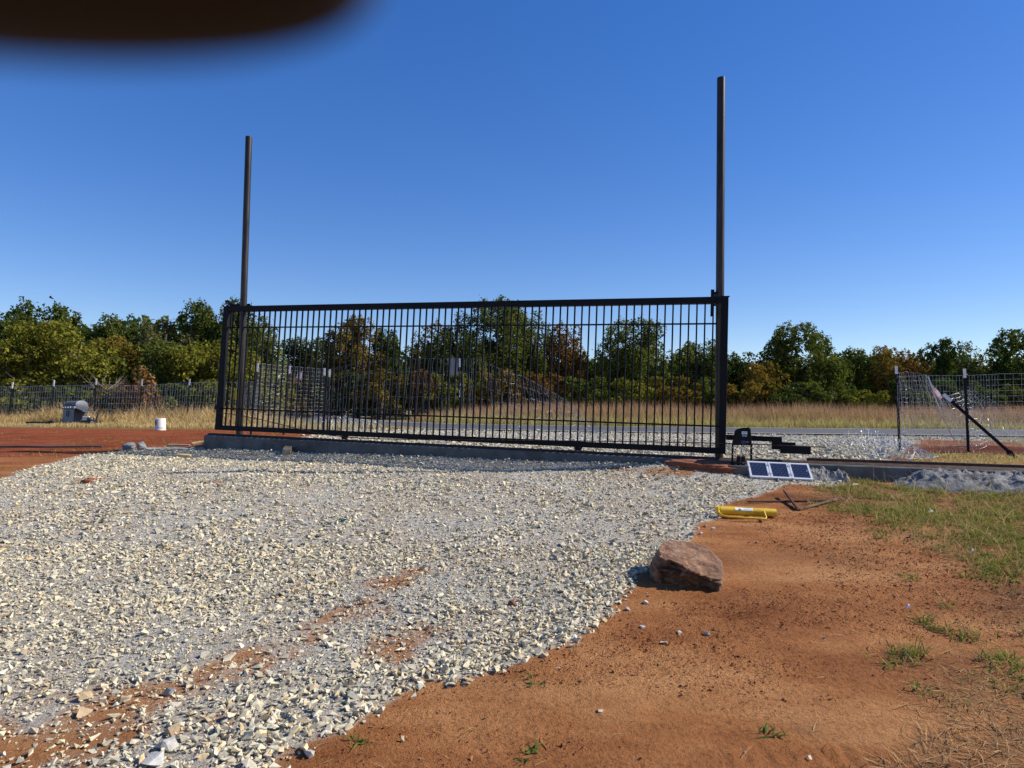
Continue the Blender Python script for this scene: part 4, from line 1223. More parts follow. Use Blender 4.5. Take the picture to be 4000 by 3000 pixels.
# dry short grass right of the gravel behind the footing
n = 9000
x = rg.uniform(5.4, 13, n); y = rg.uniform(8.0, 11.0, n)
s_ = (x - G_O[0]) * N2[0] + (y - G_O[1]) * N2[1]
keep = (s_ > 0.3) & (gravel_mask(x, y) < 0.3) & (y < 10.2 + 0.05 * x + 0.5 * (fbm(x * 2, y * 2, 73, 3) - 0.5))
x, y = x[keep], y[keep]
tag(blades("dry_grass", x, y, rg.uniform(0.04, 0.13, len(x)), rg.uniform(0.005, 0.010, len(x)), VERGE, 732, 0.6, 0.6), kind="stuff")
n = 5000
x = rg.uniform(6, 20, n); y = rg.uniform(12.2, 22, n); keep = (gravel_mask(x, y) < 0.3) & (fbm(x * 0.8, y * 0.8, 77, 3) > 0.45)
x, y = x[keep], y[keep]
tag(blades("dry_grass", x, y, rg.uniform(0.05, 0.2, len(x)), rg.uniform(0.006, 0.012, len(x)), VERGE, 733, 0.6, 0.6), kind="stuff")
# patchy turf on the right
def turf(n, seed, x0, x1, y0, y1, hmin, hmax, w0, w1, mask, mat, name, lean, bend, flat=False):
    x, y, rg = sample(n, x0, x1, y0, y1, lambda a, b: mask(a, b) * in_view(a, b, 0.8) * (gravel_mask(a, b) < 0.4) * (((a - G_O[0]) * N2[0] + (b - G_O[1]) * N2[1]) < -0.15), seed)
    h = rg.uniform(hmin, hmax, len(x))
    tag(blades(name, x, y, h, rg.uniform(w0, w1, len(x)), mat, seed + 1, lean, bend, flat=flat), kind="stuff")
turf(85000, 741, 1.6, 8.0, 2.0, 8.3, 0.02, 0.10, 0.004, 0.009, grass_mask, TURF, "turf", 0.7, 0.7)
turf(3500, 747, 1.6, 8.0, 2.0, 8.3, 0.12, 0.30, 0.003, 0.005, lambda a, b: grass_mask(a, b) * sstep(4.5, 6.2, b), VERGE, "grass_stalks", 0.6, 0.5)
turf(75000, 744, 1.2, 8.0, 2.0, 8.3, 0.03, 0.12, 0.0025, 0.005, thatch_mask, STRAW, "dead_thatch", 0.8, 0.6, True)
turf(1500, 761, -1.2, 5.5, 2.1, 8.0, 0.025, 0.10, 0.0022, 0.0042, lambda a, b: 0.9 * (1 - gravel_mask(a, b)), STRAW, "straw_litter", 0.9, 0.8, True)
# tufts
rgt = np.random.default_rng(781)
cx, cy, _ = sample(2600, 1.6, 8.0, 2.1, 8.3, lambda a, b: np.maximum(grass_mask(a, b) * 0.9, 0.16 * thatch_mask(a, b)) * in_view(a, b, 0.8) * (gravel_mask(a, b) < 0.3) * (((a - G_O[0]) * N2[0] + (b - G_O[1]) * N2[1]) < -0.35), 782)
nbl = rgt.integers(14, 46, len(cx)); k = np.repeat(np.arange(len(cx)), nbl)
sp = rgt.uniform(0.012, 0.05, len(cx))
x = cx[k] + rgt.normal(0, 1, len(k)) * sp[k]; y = cy[k] + rgt.normal(0, 1, len(k)) * sp[k]
ht = rgt.uniform(0.035, 0.12, len(cx))
tag(blades("grass_tufts", x, y, ht[k] * rgt.uniform(0.5, 1.1, len(k)), rgt.uniform(0.003, 0.0065, len(k)), TURF, 783, 0.75, 0.6), kind="stuff")
n = 9000
x = rgt.uniform(-13, -2.2, n); y = rgt.uniform(18, 36, n); dd = road_d(x, y); keep = (dd > 3.8) & (dd < 6.0) & (gravel_mask(x, y) < 0.4) & (y < 30)
x, y = x[keep], y[keep]
tag(blades("verge_grass", x, y, rgt.uniform(0.2, 0.5, len(x)), rgt.uniform(0.012, 0.022, len(x)), VERGE, 785, 0.3, 0.4), kind="stuff")
# sparse grass tips on the left red dirt
n = 3000
x = rg.uniform(-11, -4.2, n); y = rg.uniform(9.5, 21, n); keep = fbm(x * 0.7, y * 0.7, 79, 3) > 0.57
x, y = x[keep], y[keep]
tag(blades("green_sprigs", x, y, rg.uniform(0.03, 0.10, len(x)), rg.uniform(0.006, 0.012, len(x)), TURF, 771, 0.7, 0.6), kind="stuff")
# little weeds rooted in the dirt
for i, (px, py, sc, lab) in enumerate(((2065, 2645, 0.035, "small green seedling on the red dirt below the gravel corner"), (2085, 2676, 0.045, "pale green weed just below another seedling on the red dirt"),
                                      (1413, 2892, 0.05, "grey green weed on red dirt near the bottom of the gravel"), (2080, 2932, 0.045, "tiny dark weed on the tyre marks near the bottom"),
                                      (3000, 2870, 0.06, "low green weed above the tyre tread marks"), (2045, 2975, 0.04, "thin weed at the bottom edge of the red dirt"))):
    p = gpix(px, py)
    k = 16
    rgw = np.random.default_rng(800 + i)
    o = blades("weed", p[0] + rgw.normal(0, sc * 0.5, k), p[1] + rgw.normal(0, sc * 0.3, k), rgw.uniform(0.5, 1.1, k) * sc, rgw.uniform(0.006, 0.012, k), WEED, 810 + i, 1.2, 0.5)
    tag(o, lab, "weed", "little weeds on the dirt")

# ------------------------------------------------------------------ fences
def tpost(name, base, top, parent, mat, tip=0.16, inv=(0, 0, 0), wid=0.035):
    base = np.asarray(base, float) - np.asarray(inv); top = np.asarray(top, float) - np.asarray(inv)
    ax = top - base; L = np.linalg.norm(ax); ax /= L
    x = np.cross(ax, [0, -1.0, 0]); x /= np.linalg.norm(x); y = np.cross(ax, x)
    def seg(z0, z1, e=0.0):
        mb = MB(); w = wid / 2 + e
        for (a0, a1, b0, b1) in ((-w, w, -0.004 - e, 0.004 + e), (-0.004 - e, 0.004 + e, 0.0045 + e, w * 1.7)):
            vs = [base + x * a + y * b + ax * z for z in (z0, z1) for a in (a0, a1) for b in (b0, b1)]
            mb.add(vs, [(0, 1, 3, 2), (4, 6, 7, 5), (0, 4, 5, 1), (2, 3, 7, 6), (0, 2, 6, 4), (1, 5, 7, 3)])
        return mb
    o = seg(-0.25, L - tip).build(name, mat, parent)
    seg(L - tip, L, 0.001).build("white_tip", WHITE, o)
    return o

def net(name, rows, cols_every, rows_every, mat, parent, r=0.0022, inv=(0, 0, 0)):
    """rows: array (R, C, 3) of nodes of the mesh; wires run along both directions"""
    G = np.asarray(rows, float) - np.asarray(inv)[None, None]
    Rn, Cn = G.shape[:2]
    lines = [G[i] for i in range(0, Rn, rows_every)] + [G[:, j] for j in range(0, Cn, cols_every)]
    V = []; F = []; off = 0
    for Ln in lines:
        n = len(Ln)
        t = np.gradient(Ln, axis=0); t /= np.linalg.norm(t, axis=1)[:, None] + 1e-9
        a = np.cross(t, np.array([0.3, 0.9, 0.2])); a /= np.linalg.norm(a, axis=1)[:, None] + 1e-9
        b = np.cross(t, a)
        for k in range(3):
            an = 2 * math.pi * k / 3
            V.append(Ln + r * (a * math.cos(an) + b * math.sin(an)))
        for k in range(3):
            i0 = off + k * n + np.arange(n - 1); j0 = off + ((k + 1) % 3) * n + np.arange(n - 1)
            F.append(np.stack([i0, i0 + 1, j0 + 1, j0], 1))
        off += 3 * n
    return np_mesh(name, np.concatenate(V), np.concatenate(F), mat, parent, False)

def ruled(top, bot, nc, nr, sag=0.0, seed=0, wob=0.01):
    """surface between a polyline of top points and one of bottom points"""
    top = np.asarray(top, float); bot = np.asarray(bot, float)
    def res(P):
        s = np.linspace(0, len(P) - 1, nc); i = np.minimum(s.astype(int), len(P) - 2); f = (s - i)[:, None]
        return P[i] * (1 - f) + P[i + 1] * f
    T = res(top); B = res(bot)
    v = np.linspace(0, 1, nr)[:, None, None]
    G = T[None] * (1 - v) + B[None] * v
    rgn = np.random.default_rng(seed)
    G = G + rgn.normal(0, wob, (1, nc, 3)) * np.sin(np.pi * v) + rgn.normal(0, wob * 0.35, G.shape)
    return G

# left fence, standing against the trees
YF = 28.6
fl_b = [(32, 1653), (194, 1651), (365, 1650), (539, 1651), (728, 1651)]
fl_t = [(49, 1492), (211, 1484), (376, 1478), (555, 1482), (741, 1480)]
b0 = at(*fl_b[0], YF); 
fA = empty("wire_fence", (b0[0], b0[1], float(H(b0[0], b0[1]))), "dark wire fence on five white tipped posts in front of the left trees", "fence")
ivA = np.array(fA.location)
tops = []
for b, t in zip(fl_b, fl_t):
    B = at(*b, YF); B[2] = float(H(B[0], B[1])); T = at(*t, YF)
    tpost("fence_post", B, T, fA, POSTGREEN, 0.27, ivA, 0.06)
T0 = [at(x, y, YF + 0.03) for x, y in ((-250, 1512), (-110, 1508), (43, 1511), (205, 1507), (370, 1504), (548, 1506), (735, 1495), (930, 1492), (1012, 1490))]
B0 = []
for p, sh in zip(T0, range(9)):
    q = p.copy(); q[0] -= 0.10; q[2] = float(H(q[0], q[1])) + 0.05; B0.append(q)
G = ruled(T0, B0, 150, 13, 0, 3, 0.012)
net("wire_mesh", G, 1, 2, GALV, fA, 0.0060, ivA)["kind"] = "stuff"

# fence across the drive behind the gate
def gp_at(px, py_top, py_base):
    B = gpix(px if not isinstance(px, tuple) else px[1], py_base); T = at(px if not isinstance(px, tuple) else px[0], py_top, B[1]); return B, T
b1 = at(979, 1699, 15.4); b1[2] = float(H(b1[0], b1[1])); t1 = at(1006, 1417, 15.4)
b2 = at(1107, 1692, 16.8); b2[2] = float(H(b2[0], b2[1])); t2 = at(1132, 1428, 16.8)
b3 = at(1261, 1682, 18.2); b3[2] = float(H(b3[0], b3[1])); t3 = at(1268, 1438, 18.2)
b4 = at(1795, 1741, 12.4); b4[2] = float(H(b4[0], b4[1])); t4 = at(1795, 1400, 12.4)
fB = empty("wire_fence", tuple(b1), "pale grid wire fence standing behind the left part of the gate", "fence")
ivB = np.array(fB.location)
for b, t in ((b1, t1), (b2, t2), (b3, t3)): tpost("fence_post", b, t, fB, POSTGREEN, 0.2, ivB, 0.045)
bx = b3 + np.array([0.09, 0.1, 0]); tx = t3 + np.array([0.11, 0.1, -0.03])
tpost("fence_post", bx, tx, fB, POSTGREEN, 0.2, ivB, 0.045)
dz = np.array([0, 0, -0.02])
G = ruled([t1 + dz, t2 + dz, t3 + dz], [b1 + [0, 0, 0.15], b2 + [0, 0, 0.15], b3 + [0, 0, 0.15]], 44, 17, 0, 5, 0.014)
net("wire_mesh", G, 1, 1, GALV, fB, 0.0027, ivB)["kind"] = "stuff"
# sagging net across the drive
fC = empty("wire_fence", tuple(b4), "loose wire net sagging across the drive and falling to the gravel", "fence")
ivC = np.array(fC.location)
tpost("fence_post", b4, t4, fC, POSTGREEN, 0.16, ivC, 0.03)
topC = [at(1275, 1446, 18.0), at(1400, 1418, 16.2), at(1560, 1404, 14.4), at(1690, 1400, 13.2), at(1800, 1400, 12.35), at(1870, 1402, 12.2), at(1965, 1448, 12.3), at(2055, 1475, 12.6), at(2125, 1516, 12.9), at(2200, 1556, 13.2), at(2250, 1592, 13.4), at(2300, 1640, 13.6), at(2350, 1680, 13.8)]
botC = []
for k, (px, Y) in enumerate(((1268, 17.9), (1385, 16.2), (1530, 14.4), (1670, 13.2), (1795, 12.35), (1880, 12.2), (1990, 12.2), (2090, 12.3), (2180, 12.4), (2260, 12.6), (2310, 12.9), (2350, 13.2), (2375, 13.5))):
    q = at(px, 1700, Y); q[2] = float(H(q[0], q[1])) + 0.12; botC.append(q)
G = ruled(topC, botC, 92, 13, 0, 6, 0.02)
net("wire_mesh", G, 1, 2, GALV, fC, 0.0016, ivC)["kind"] = "stuff"
# loose coil lying on the ground near the third post
pc = gpix(1330, 1690)
coil = MB()
rgc = np.random.default_rng(44)
for k in range(26):
    x0 = -0.95 + 1.9 * k / 25
    pts = []
    for j in range(9):
        a = math.pi * (0.05 + 0.85 * j / 8)
        pts.append((x0 + 0.30 * math.cos(a) + rgc.normal(0, 0.02), rgc.normal(0, 0.03) + 0.25 * math.sin(a * 0.5), 0.02 + (0.48 - 0.10 * abs(k - 9) / 9) * math.sin(a) + rgc.normal(0, 0.01)))
    coil.tube(pts, 0.0042, 3, False)
co = coil.build("wire_coil", WIRE_BRIGHT); co.location = pc
tag(co, "springy loose roll of pale fence wire lying on dry grass behind the gate", "wire roll")

# signs on the fences
def sign(name, c, w, h, mat, label, cat, tilt=0.0, yaw=0.0, thick=0.004, bend=0.0):
    ex = np.array([math.cos(tilt) * math.cos(yaw), math.cos(tilt) * math.sin(yaw), math.sin(tilt)])
    ez = np.array([-math.sin(tilt), 0, math.cos(tilt)]); ez -= ex * (ez @ ex); ez /= np.linalg.norm(ez)
    ey = np.cross(ez, ex)
    o = empty(name, matrix=frame(c, ex, ey, ez), label=label, cat=cat)
    n = 8; V = []; 
    for i in range(n + 1):
        z = -h / 2 + h * i / n
        y = bend * math.sin(math.pi * i / n)
        V += [(-w / 2, y, z), (w / 2, y, z), (w / 2, y + thick, z), (-w / 2, y + thick, z)]
    F = [(4 * i + k, 4 * i + (k + 1) % 4, 4 * i + 4 + (k + 1) % 4, 4 * i + 4 + k) for i in range(n) for k in range(4)] + [(0, 1, 2, 3), tuple(range(4 * n, 4 * n + 4))]
    pl = MB().add(V, F).build("plate", mat, o)
    return o, pl
c = at(1172, 1468, 16.9)
ws, pl = sign("warning_sign", c - np.array([0, 0.05, 0]), 0.115, 0.235, WHITE, "small red and white warning sign on the fence behind the gate", "sign", -0.12)
MB().box(-0.0575, 0.0575, -0.003, -0.0005, 0.078, 0.117).build("red_band", REDINK, ws)
MB().box(-0.0575, 0.0575, -0.003, -0.0005, -0.117, -0.068).build("red_band", REDINK, ws)
IX = Matrix(((1, 0, 0, 0), (0, 0, -1, -0.0045), (0, 1, 0, 0), (0, 0, 0, 1)))
text_on("NO", 0.05, Matrix.Translation((0, 0, 0.097)) @ IX, WHITE, ws)
text_on("TRESPASSING", 0.016, Matrix.Translation((0, 0, -0.092)) @ IX, WHITE, ws)
for k in range(4): MB().box(-0.04, 0.04 - 0.012 * (k % 2), -0.002, -0.0005, 0.045 - 0.03 * k, 0.053 - 0.03 * k).build("printed_line", INK, ws)
c = at(1770, 1433, 12.25)
sg, pl = sign("blank_sign", c - np.array([0, 0.03, 0]), 0.165, 0.305, SIGNGREY, "plain grey sign panel hung on the sagging net behind the gate", "sign", 0.03)
for k in range(2): MB().box(-0.04 + 0.06 * k, -0.034 + 0.06 * k, -0.004, -0.0006, -0.15, 0.15).build("rib", GALV_DARK, sg)
c = at(1793, 1520, 12.3)
fl = MB().tube([(0, 0, 0.10), (0.01, 0, 0.085), (0.0, 0, 0.06)], 0.018, 7).tube([(0.0, 0, 0.02), (0.02, -0.01, -0.03), (0.0, -0.01, -0.09), (-0.015, -0.01, -0.14)], 0.010, 6).tube([(0.005, 0, 0.02), (-0.018, -0.01, -0.05), (0.0, -0.01, -0.10)], 0.007, 6).build("flagging_ribbon", WHITE)
fl.location = c - np.array([-0.03, 0.03, 0]); tag(fl, "short white ribbon knotted on the post below the grey sign", "ribbon")

# right hand fences
B1 = gpix(3515, 1768); YR = B1[1]
T1 = at(3501, 1430, YR)
B2 = gpix(3783, 1768); T2 = at(3768, 1440, B2[1])
fD = empty("wire_fence", tuple(B1), "twisted wire fence between two dark posts at the right of the drive", "fence")
ivD = np.array(fD.location)
tpost("fence_post", B1, T1, fD, POSTBLACK, 0.13, ivD, 0.038)
tpost("fence_post", B2, T2, fD, POSTBLACK, 0.15, ivD, 0.038)
Y = YR
tD = [at(3505, 1457, Y), at(3540, 1453, Y), at(3580, 1454, Y - 0.05), at(3612, 1463, Y - 0.15), at(3628, 1480, Y - 0.25), at(3641, 1508, Y - 0.3)]
bD = [at(3517, 1752, Y), at(3560, 1757, Y), at(3620, 1762, Y), at(3690, 1764, Y - 0.1), at(3745, 1762, Y - 0.2), at(3782, 1764, Y - 0.1)]
G = ruled(tD, bD, 22, 19, 0, 8, 0.014)
net("wire_mesh", G, 1, 1, WIRE_BRIGHT, fD, 0.0014, ivD)["kind"] = "stuff"
tD2 = [at(3640, 1500, Y - 0.3), at(3660, 1530, Y - 0.25), at(3690, 1548, Y - 0.2), at(3725, 1540, Y - 0.1), at(3760, 1528, Y), at(3790, 1525, Y)]
bD2 = [at(3784, 1764, Y - 0.1), at(3790, 1764, Y - 0.1), at(3800, 1760, Y - 0.1), at(3830, 1752, Y - 0.1), at(3860, 1740, Y), at(3905, 1722, Y)]
G = ruled(tD2, bD2, 22, 15, 0, 9, 0.02)
net("wire_mesh", G, 1, 1, WIRE_BRIGHT, fD, 0.0014, ivD)["kind"] = "stuff"
# bright crease where the net folds over itself
MB().tube([p - ivD for p in (at(3625, 1470, Y - 0.32), at(3641, 1510, Y - 0.34), at(3658, 1565, Y - 0.36), at(3684, 1630, Y - 0.36), at(3712, 1690, Y - 0.3), at(3732, 1722, Y - 0.28))], 0.010, 6).build("folded_edge", WIRE_BRIGHT, fD)
fE = empty("wire_fence", tuple(B2 + [0.3, 0.1, 0]), "wire net leaning away from the dark right post down to the ground", "fence")
ivE = np.array(fE.location)
tE = [at(3778, 1512, Y), at(3850, 1550, Y - 0.1), at(3900, 1580, Y - 0.2), at(3960, 1606, Y - 0.3), at(4030, 1632, Y - 0.4), at(4120, 1675, Y - 0.5)]
bE = [at(3800, 1745, Y - 0.1), at(3860, 1738, Y - 0.2), at(3920, 1735, Y - 0.3), at(3990, 1738, Y - 0.4), at(4060, 1742, Y - 0.5), at(4150, 1745, Y - 0.6)]
G = ruled(tE, bE, 34, 13, 0, 12, 0.025)
sh = np.linspace(0, 1, 13)[:, None]
G[..., 0] -= 0.25 * np.sin(np.pi * sh) 
net("wire_mesh", G, 1, 1, WIRE_BRIGHT, fE, 0.0014, ivE)["kind"] = "stuff"
YG = 15.0
tG = [at(3500, 1470, YG), at(3640, 1466, YG), at(3780, 1467, YG), at(3900, 1461, YG), at(4250, 1452, YG)]
bG = [np.array([p[0] + 0.02, p[1], float(H(p[0], p[1])) + 0.03]) for p in tG]
fG = empty("wire_fence", tuple(bG[-1]), "square grid wire fence running off behind the right hand posts", "fence")
ivG = np.array(fG.location)
G = ruled(tG, bG, 44, 14, 0, 14, 0.006)
net("wire_mesh", G, 1, 1, GALV, fG, 0.0020, ivG)["kind"] = "stuff"
Bp = bG[-1]; tpost("fence_post", Bp + [0.1, 0, 0], tG[-1] + [0.1, 0, 0.1], fG, POSTBLACK, 0.15, ivG, 0.04)
p0 = at(3783, 1655, YG); tpost("fence_post", np.array([p0[0], YG, float(H(p0[0], YG))]), at(3775, 1460, YG), fG, POSTBLACK, 0.02, ivG, 0.04)
# net lying on the gravel
lyp = [(3270, 1712), (3330, 1668), (3400, 1672), (3470, 1700), (3560, 1735), (3670, 1788)]
lyb = [(3230, 1750), (3290, 1770), (3370, 1782), (3450, 1795), (3540, 1800), (3640, 1800)]
LT = [at(px, py, 10.6 - 0.25 * i) for i, (px, py) in enumerate(lyp)]
for p in LT: p[2] = max(p[2], float(H(p[0], p[1])) + 0.03)
LB = [gpix(px, py) + [0, 0, 0.03] for px, py in lyb]
G = ruled(LT, LB, 34, 11, 0, 15, 0.02)
ln = empty("loose_net", tuple(LB[0]), "sheet of pale fence wire lying crumpled on gravel by the right posts", "wire net")
net("wire_mesh", G, 1, 1, WIRE_BRIGHT, ln, 0.0034, np.array(ln.location))["kind"] = "stuff"
# leaning post
LBp = gpix(3975, 1795); LTp = at(3686, 1540, LBp[1] + 0.3)
lp = empty("leaning_post", tuple(LBp), "fallen dark post with white tip leaning across the twisted net", "fence post")
ivL = LBp
tpost("post_bar", LBp, LTp, lp, POSTBLACK, 0.14, ivL, 0.045)
q = LBp + (LTp - LBp) * 0.10 - ivL
dl = (LTp - LBp) / np.linalg.norm(LTp - LBp)
sd_ = np.cross(dl, [0, 1, 0])
MB().add([q - dl * 0.09, q + sd_ * 0.045, q + dl * 0.09, q - sd_ * 0.045] + [v + np.array([0, 0.006, 0]) for v in (q - dl * 0.09, q + sd_ * 0.045, q + dl * 0.09, q - sd_ * 0.045)],
         [(0, 1, 2, 3), (7, 6, 5, 4), (0, 4, 5, 1), (1, 5, 6, 2), (2, 6, 7, 3), (3, 7, 4, 0)]).build("anchor_plate", POSTBLACK, lp)
c = at(3664, 1536, Y - 0.42)
ps, pl = sign("warning_sign", c, 0.062, 0.19, PINK, "faded pink and white sign creased in the twisted net on the right", "sign", 0.62, 0.2, 0.003, 0.02)
MB().box(-0.030, 0.026, -0.004, -0.0006, -0.045, 0.055).build("white_field", WHITE, ps)

# ------------------------------------------------------------------ grill, scrap, bucket
gb = gpix(265, 1662); gb = at(265, 1657, 26.4); gb[2] = float(H(gb[0], gb[1]))
yaw = math.radians(-24)
gexv = np.array([math.cos(0.10) * math.cos(yaw), math.cos(0.10) * math.sin(yaw), math.sin(0.05)])
ge = np.array([math.cos(yaw), math.sin(yaw), 0.05]); ge /= np.linalg.norm(ge)
gu = np.array([0.17, 0.02, 1.0]); gu -= ge * (gu @ ge); gu /= np.linalg.norm(gu)
gf = np.cross(gu, ge)
gr = empty("gas_grill", matrix=frame(gb, ge, gf, gu), label="old grey gas grill tilting in dry grass by the left fence", cat="grill")
MB().box(-0.34, 0.34, 0.0, 0.50, -0.10, 0.56).build("cart", DARKMETAL, gr, 0.01)
for x0, x1 in ((-0.335, -0.003), (0.003, 0.335)):
    dr = MB().box(x0, x1, -0.022, -0.001, -0.06, 0.555).build("door", GREY, gr, 0.006)
    xm = x1 - 0.045 if x1 < 0 else x0 + 0.045
    MB().tube([(xm, -0.03, 0.50), (xm + 0.0, -0.055, 0.46), (xm, -0.055, 0.32), (xm, -0.03, 0.28)], 0.012, 8).build("handle", INK, dr, smooth=True)
MB().prism([(-0.37, 0.57), (0.37, 0.57), (0.37, 0.66), (-0.37, 0.68)], -0.06, 0.03).build("control_panel", GREY, gr, 0.01)
MB().box(-0.37, 0.37, 0.031, 0.52, 0.57, 0.70).build("firebox", DARKMETAL, gr, 0.01)
for k in range(4):
    x = -0.26 + 0.15 * k
    MB().lathe([(0.001, 0), (0.022, 0), (0.026, 0.03), (0.001, 0.03)], 12, lambda p, x=x: (x + p[0], -0.061 - p[2], 0.63 + p[1])).build("knob", STICKER, gr)
MB().box(0.24, 0.33, -0.063, -0.0605, 0.61, 0.65).build("badge", FRESHWOOD, gr)
def lid_prof():
    pts = []
    for k in range(11):
        a = math.pi * k / 10
        pts.append((0.26 - 0.25 * math.cos(a) , 0.705 + 0.205 * math.sin(a) ** 0.7))
    return pts
lp_ = lid_prof()
Ml = lambda p: (p[1], p[0], p[2])
MB().prism(lp_, -0.33, 0.30, Ml).build("lid", GREY, gr, 0.004, smooth=True)
MB().prism([(x * 1.0, z + 0.004) for x, z in lp_], 0.3005, 0.345, Ml).build("lid_end", GREY, gr, 0.006, smooth=True)
MB().prism([(x * 1.0, z + 0.004) for x, z in lp_], -0.365, -0.3305, Ml).build("lid_end", DARKMETAL, gr, 0.006, smooth=True)
MB().tube([(-0.28, -0.02, 0.72), (-0.28, -0.05, 0.74), (0.24, -0.05, 0.74), (0.24, -0.02, 0.72)], 0.012, 8).build("lid_handle", INK, gr)
MB().box(-0.70, -0.371, 0.0, 0.48, 0.60, 0.64, lambda p: (p[0], p[1], p[2] + 0.12 * (-p[0] - 0.37))).build("side_shelf", GREY, gr, 0.008)
MB().box(0.371, 0.82, 0.0, 0.48, 0.57, 0.61, lambda p: (p[0], p[1], p[2] - 0.30 * (p[0] - 0.37))).build("side_shelf", DARKMETAL, gr, 0.008)
for x in (-0.30, 0.30):
    MB().lathe([(0.001, -0.02), (0.07, -0.02), (0.07, 0.02), (0.001, 0.02)], 16, lambda p, x=x: (x + p[2], 0.42 + p[0], -0.08 + p[1])).build("wheel", INK, gr)
# scrap engine beside it
eb = at(353, 1657, 25.9); eb[2] = float(H(eb[0], eb[1]))
en = empty("scrap_engine", tuple(eb), "black scrap mower engine lying in the grass beside the grill", "scrap engine")
MB().box(-0.30, 0.22, -0.12, 0.12, 0.03, 0.16).build("engine_deck", INK, en, 0.02)
MB().lathe([(0.001, 0.16), (0.11, 0.16), (0.13, 0.20), (0.11, 0.27), (0.001, 0.28)], 16).build("flywheel_cover", DARKMETAL, en, smooth=True)
MB().box(-0.26, 0.0, -0.10, -0.02, 0.28, 0.31).build("tank_lid", WHITE, en, 0.008)
MB().lathe([(0.06, -0.03), (0.10, -0.03), (0.10, 0.03), (0.06, 0.03), (0.06, -0.03)], 18, lambda p: (0.17 + p[0], -0.16 + p[2], 0.10 + p[1])).build("wheel", INK, en, smooth=True)
MB().lathe([(0.001, -0.032), (0.06, -0.032), (0.06, 0.0), (0.001, 0.0)], 14, lambda p: (0.17 + p[0], -0.16 + p[2], 0.10 + p[1])).build("wheel_rim", GALV, en)
MB().tube([(0.20, 0, 0.10), (0.25, 0, 0.30), (0.28, 0, 0.42), (0.22, 0, 0.46)], 0.03, 7).build("air_pipe", INK, en)
MB().lathe([(0.001, -0.05), (0.07, -0.04), (0.08, 0.03), (0.04, 0.06), (0.001, 0.06)], 12, lambda p: (0.44 + p[0], -0.05 + p[1], 0.08 + p[2])).build("muffler", INK, en, smooth=True)
# flat black sheet in the grass left of the grill
tb = at(160, 1657, 25.4); tb[2] = float(H(tb[0], tb[1]))
tr_ = MB().tube([(-0.55, 0, 0.05), (-0.2, -0.05, 0.07), (0.15, 0.03, 0.05), (0.5, 0, 0.06)], 0.035, 7).tube([(0.28, 0.02, 0.05), (0.4, 0, 0.13), (0.48, -0.02, 0.05)], 0.05, 7).build("plastic_hose", INK)
tr_.location = tb; tag(tr_, "black rubber hose lying in the grass left of the grill", "hose")
# bucket, upside down
kb = gpix(626, 1681)
bu = empty("bucket", tuple(kb), "white plastic bucket standing upside down on the red dirt", "bucket")
hB = 0.36 * kb[1] / 20.5; rB = 0.15 * kb[1] / 20.5
MB().lathe([(rB, 0.0), (rB, 0.04), (rB * 0.985, 0.05), (rB * 0.96, hB - 0.012), (rB * 0.92, hB), (rB * 0.86, hB), (rB * 0.85, hB - 0.01), (0.001, hB - 0.01)], 32).build("bucket_body", BUCKETW, bu, smooth=True)
MB().lathe([(rB * 1.005, 0.001), (rB * 1.05, 0.004), (rB * 1.05, 0.03), (rB * 1.005, 0.034)], 32).build("rim", BUCKETW, bu, smooth=True)
MB().lathe([(rB * 0.99, 0.075), (rB * 1.03, 0.078), (rB * 1.03, 0.092), (rB * 0.985, 0.095)], 32).build("rim", BUCKETW, bu, smooth=True)
PURPLE = mat_simple("dark_purple_print", (0.05, 0.025, 0.10), 0.5)
lab = MB(); V = []; n = 7
zs = [0.16, 0.20, hB - 0.05]
for z in zs:
    rr = rB * 0.978 + 0.003
    for a in np.linspace(math.radians(212), math.radians(252), n): V.append((rr * math.cos(a), rr * math.sin(a), z))
lab.add(V, [(i * n + k, i * n + k + 1, (i + 1) * n + k + 1, (i + 1) * n + k) for i in range(2) for k in range(n - 1)])
lab.build("printed_label", PURPLE, bu, smooth=True)
MB().tube([(-rB * 1.03, 0, 0.06), (-rB * 0.6, -rB * 0.95, 0.10), (0.1, -rB * 1.08, 0.085), (rB * 1.03, 0, 0.06)], 0.004, 5).build("bail", GALV_DARK, bu)

# ------------------------------------------------------------------ bits and pieces
A = gpix(-60, 1752); B = gpix(400, 1751)
A[2] += 0.03; B[2] += 0.03
tag(MB().tube([A, (A + B) / 2, B], 0.017, 10).build("plastic_pipe", mat_simple("grey_black_pipe", (0.02, 0.02, 0.022), 0.5, 0, 0.4, 2, col2=(0.12, 0.12, 0.12))), "long grey pipe lying on the red dirt at the left edge", "pipe")
p0 = gpix(1118, 1778); p1 = gpix(1142, 1742)
d = p1 - p0; L = np.linalg.norm(d[:2]) + 0.05; d /= np.linalg.norm(d)
s_ = np.cross([0, 0, 1.0], d); s_ /= np.linalg.norm(s_); u_ = np.cross(d, s_)
wb = MB().box(-0.055, 0.055, 0, L, 0.0, 0.085).build("wood_block", WOOD, None, 0.006)
wb.matrix_world = frame(p0 + np.array([0, 0, 0.005]), -s_, d, u_)
tag(wb, "short offcut of timber leaning on the footing in the gravel", "wood block")
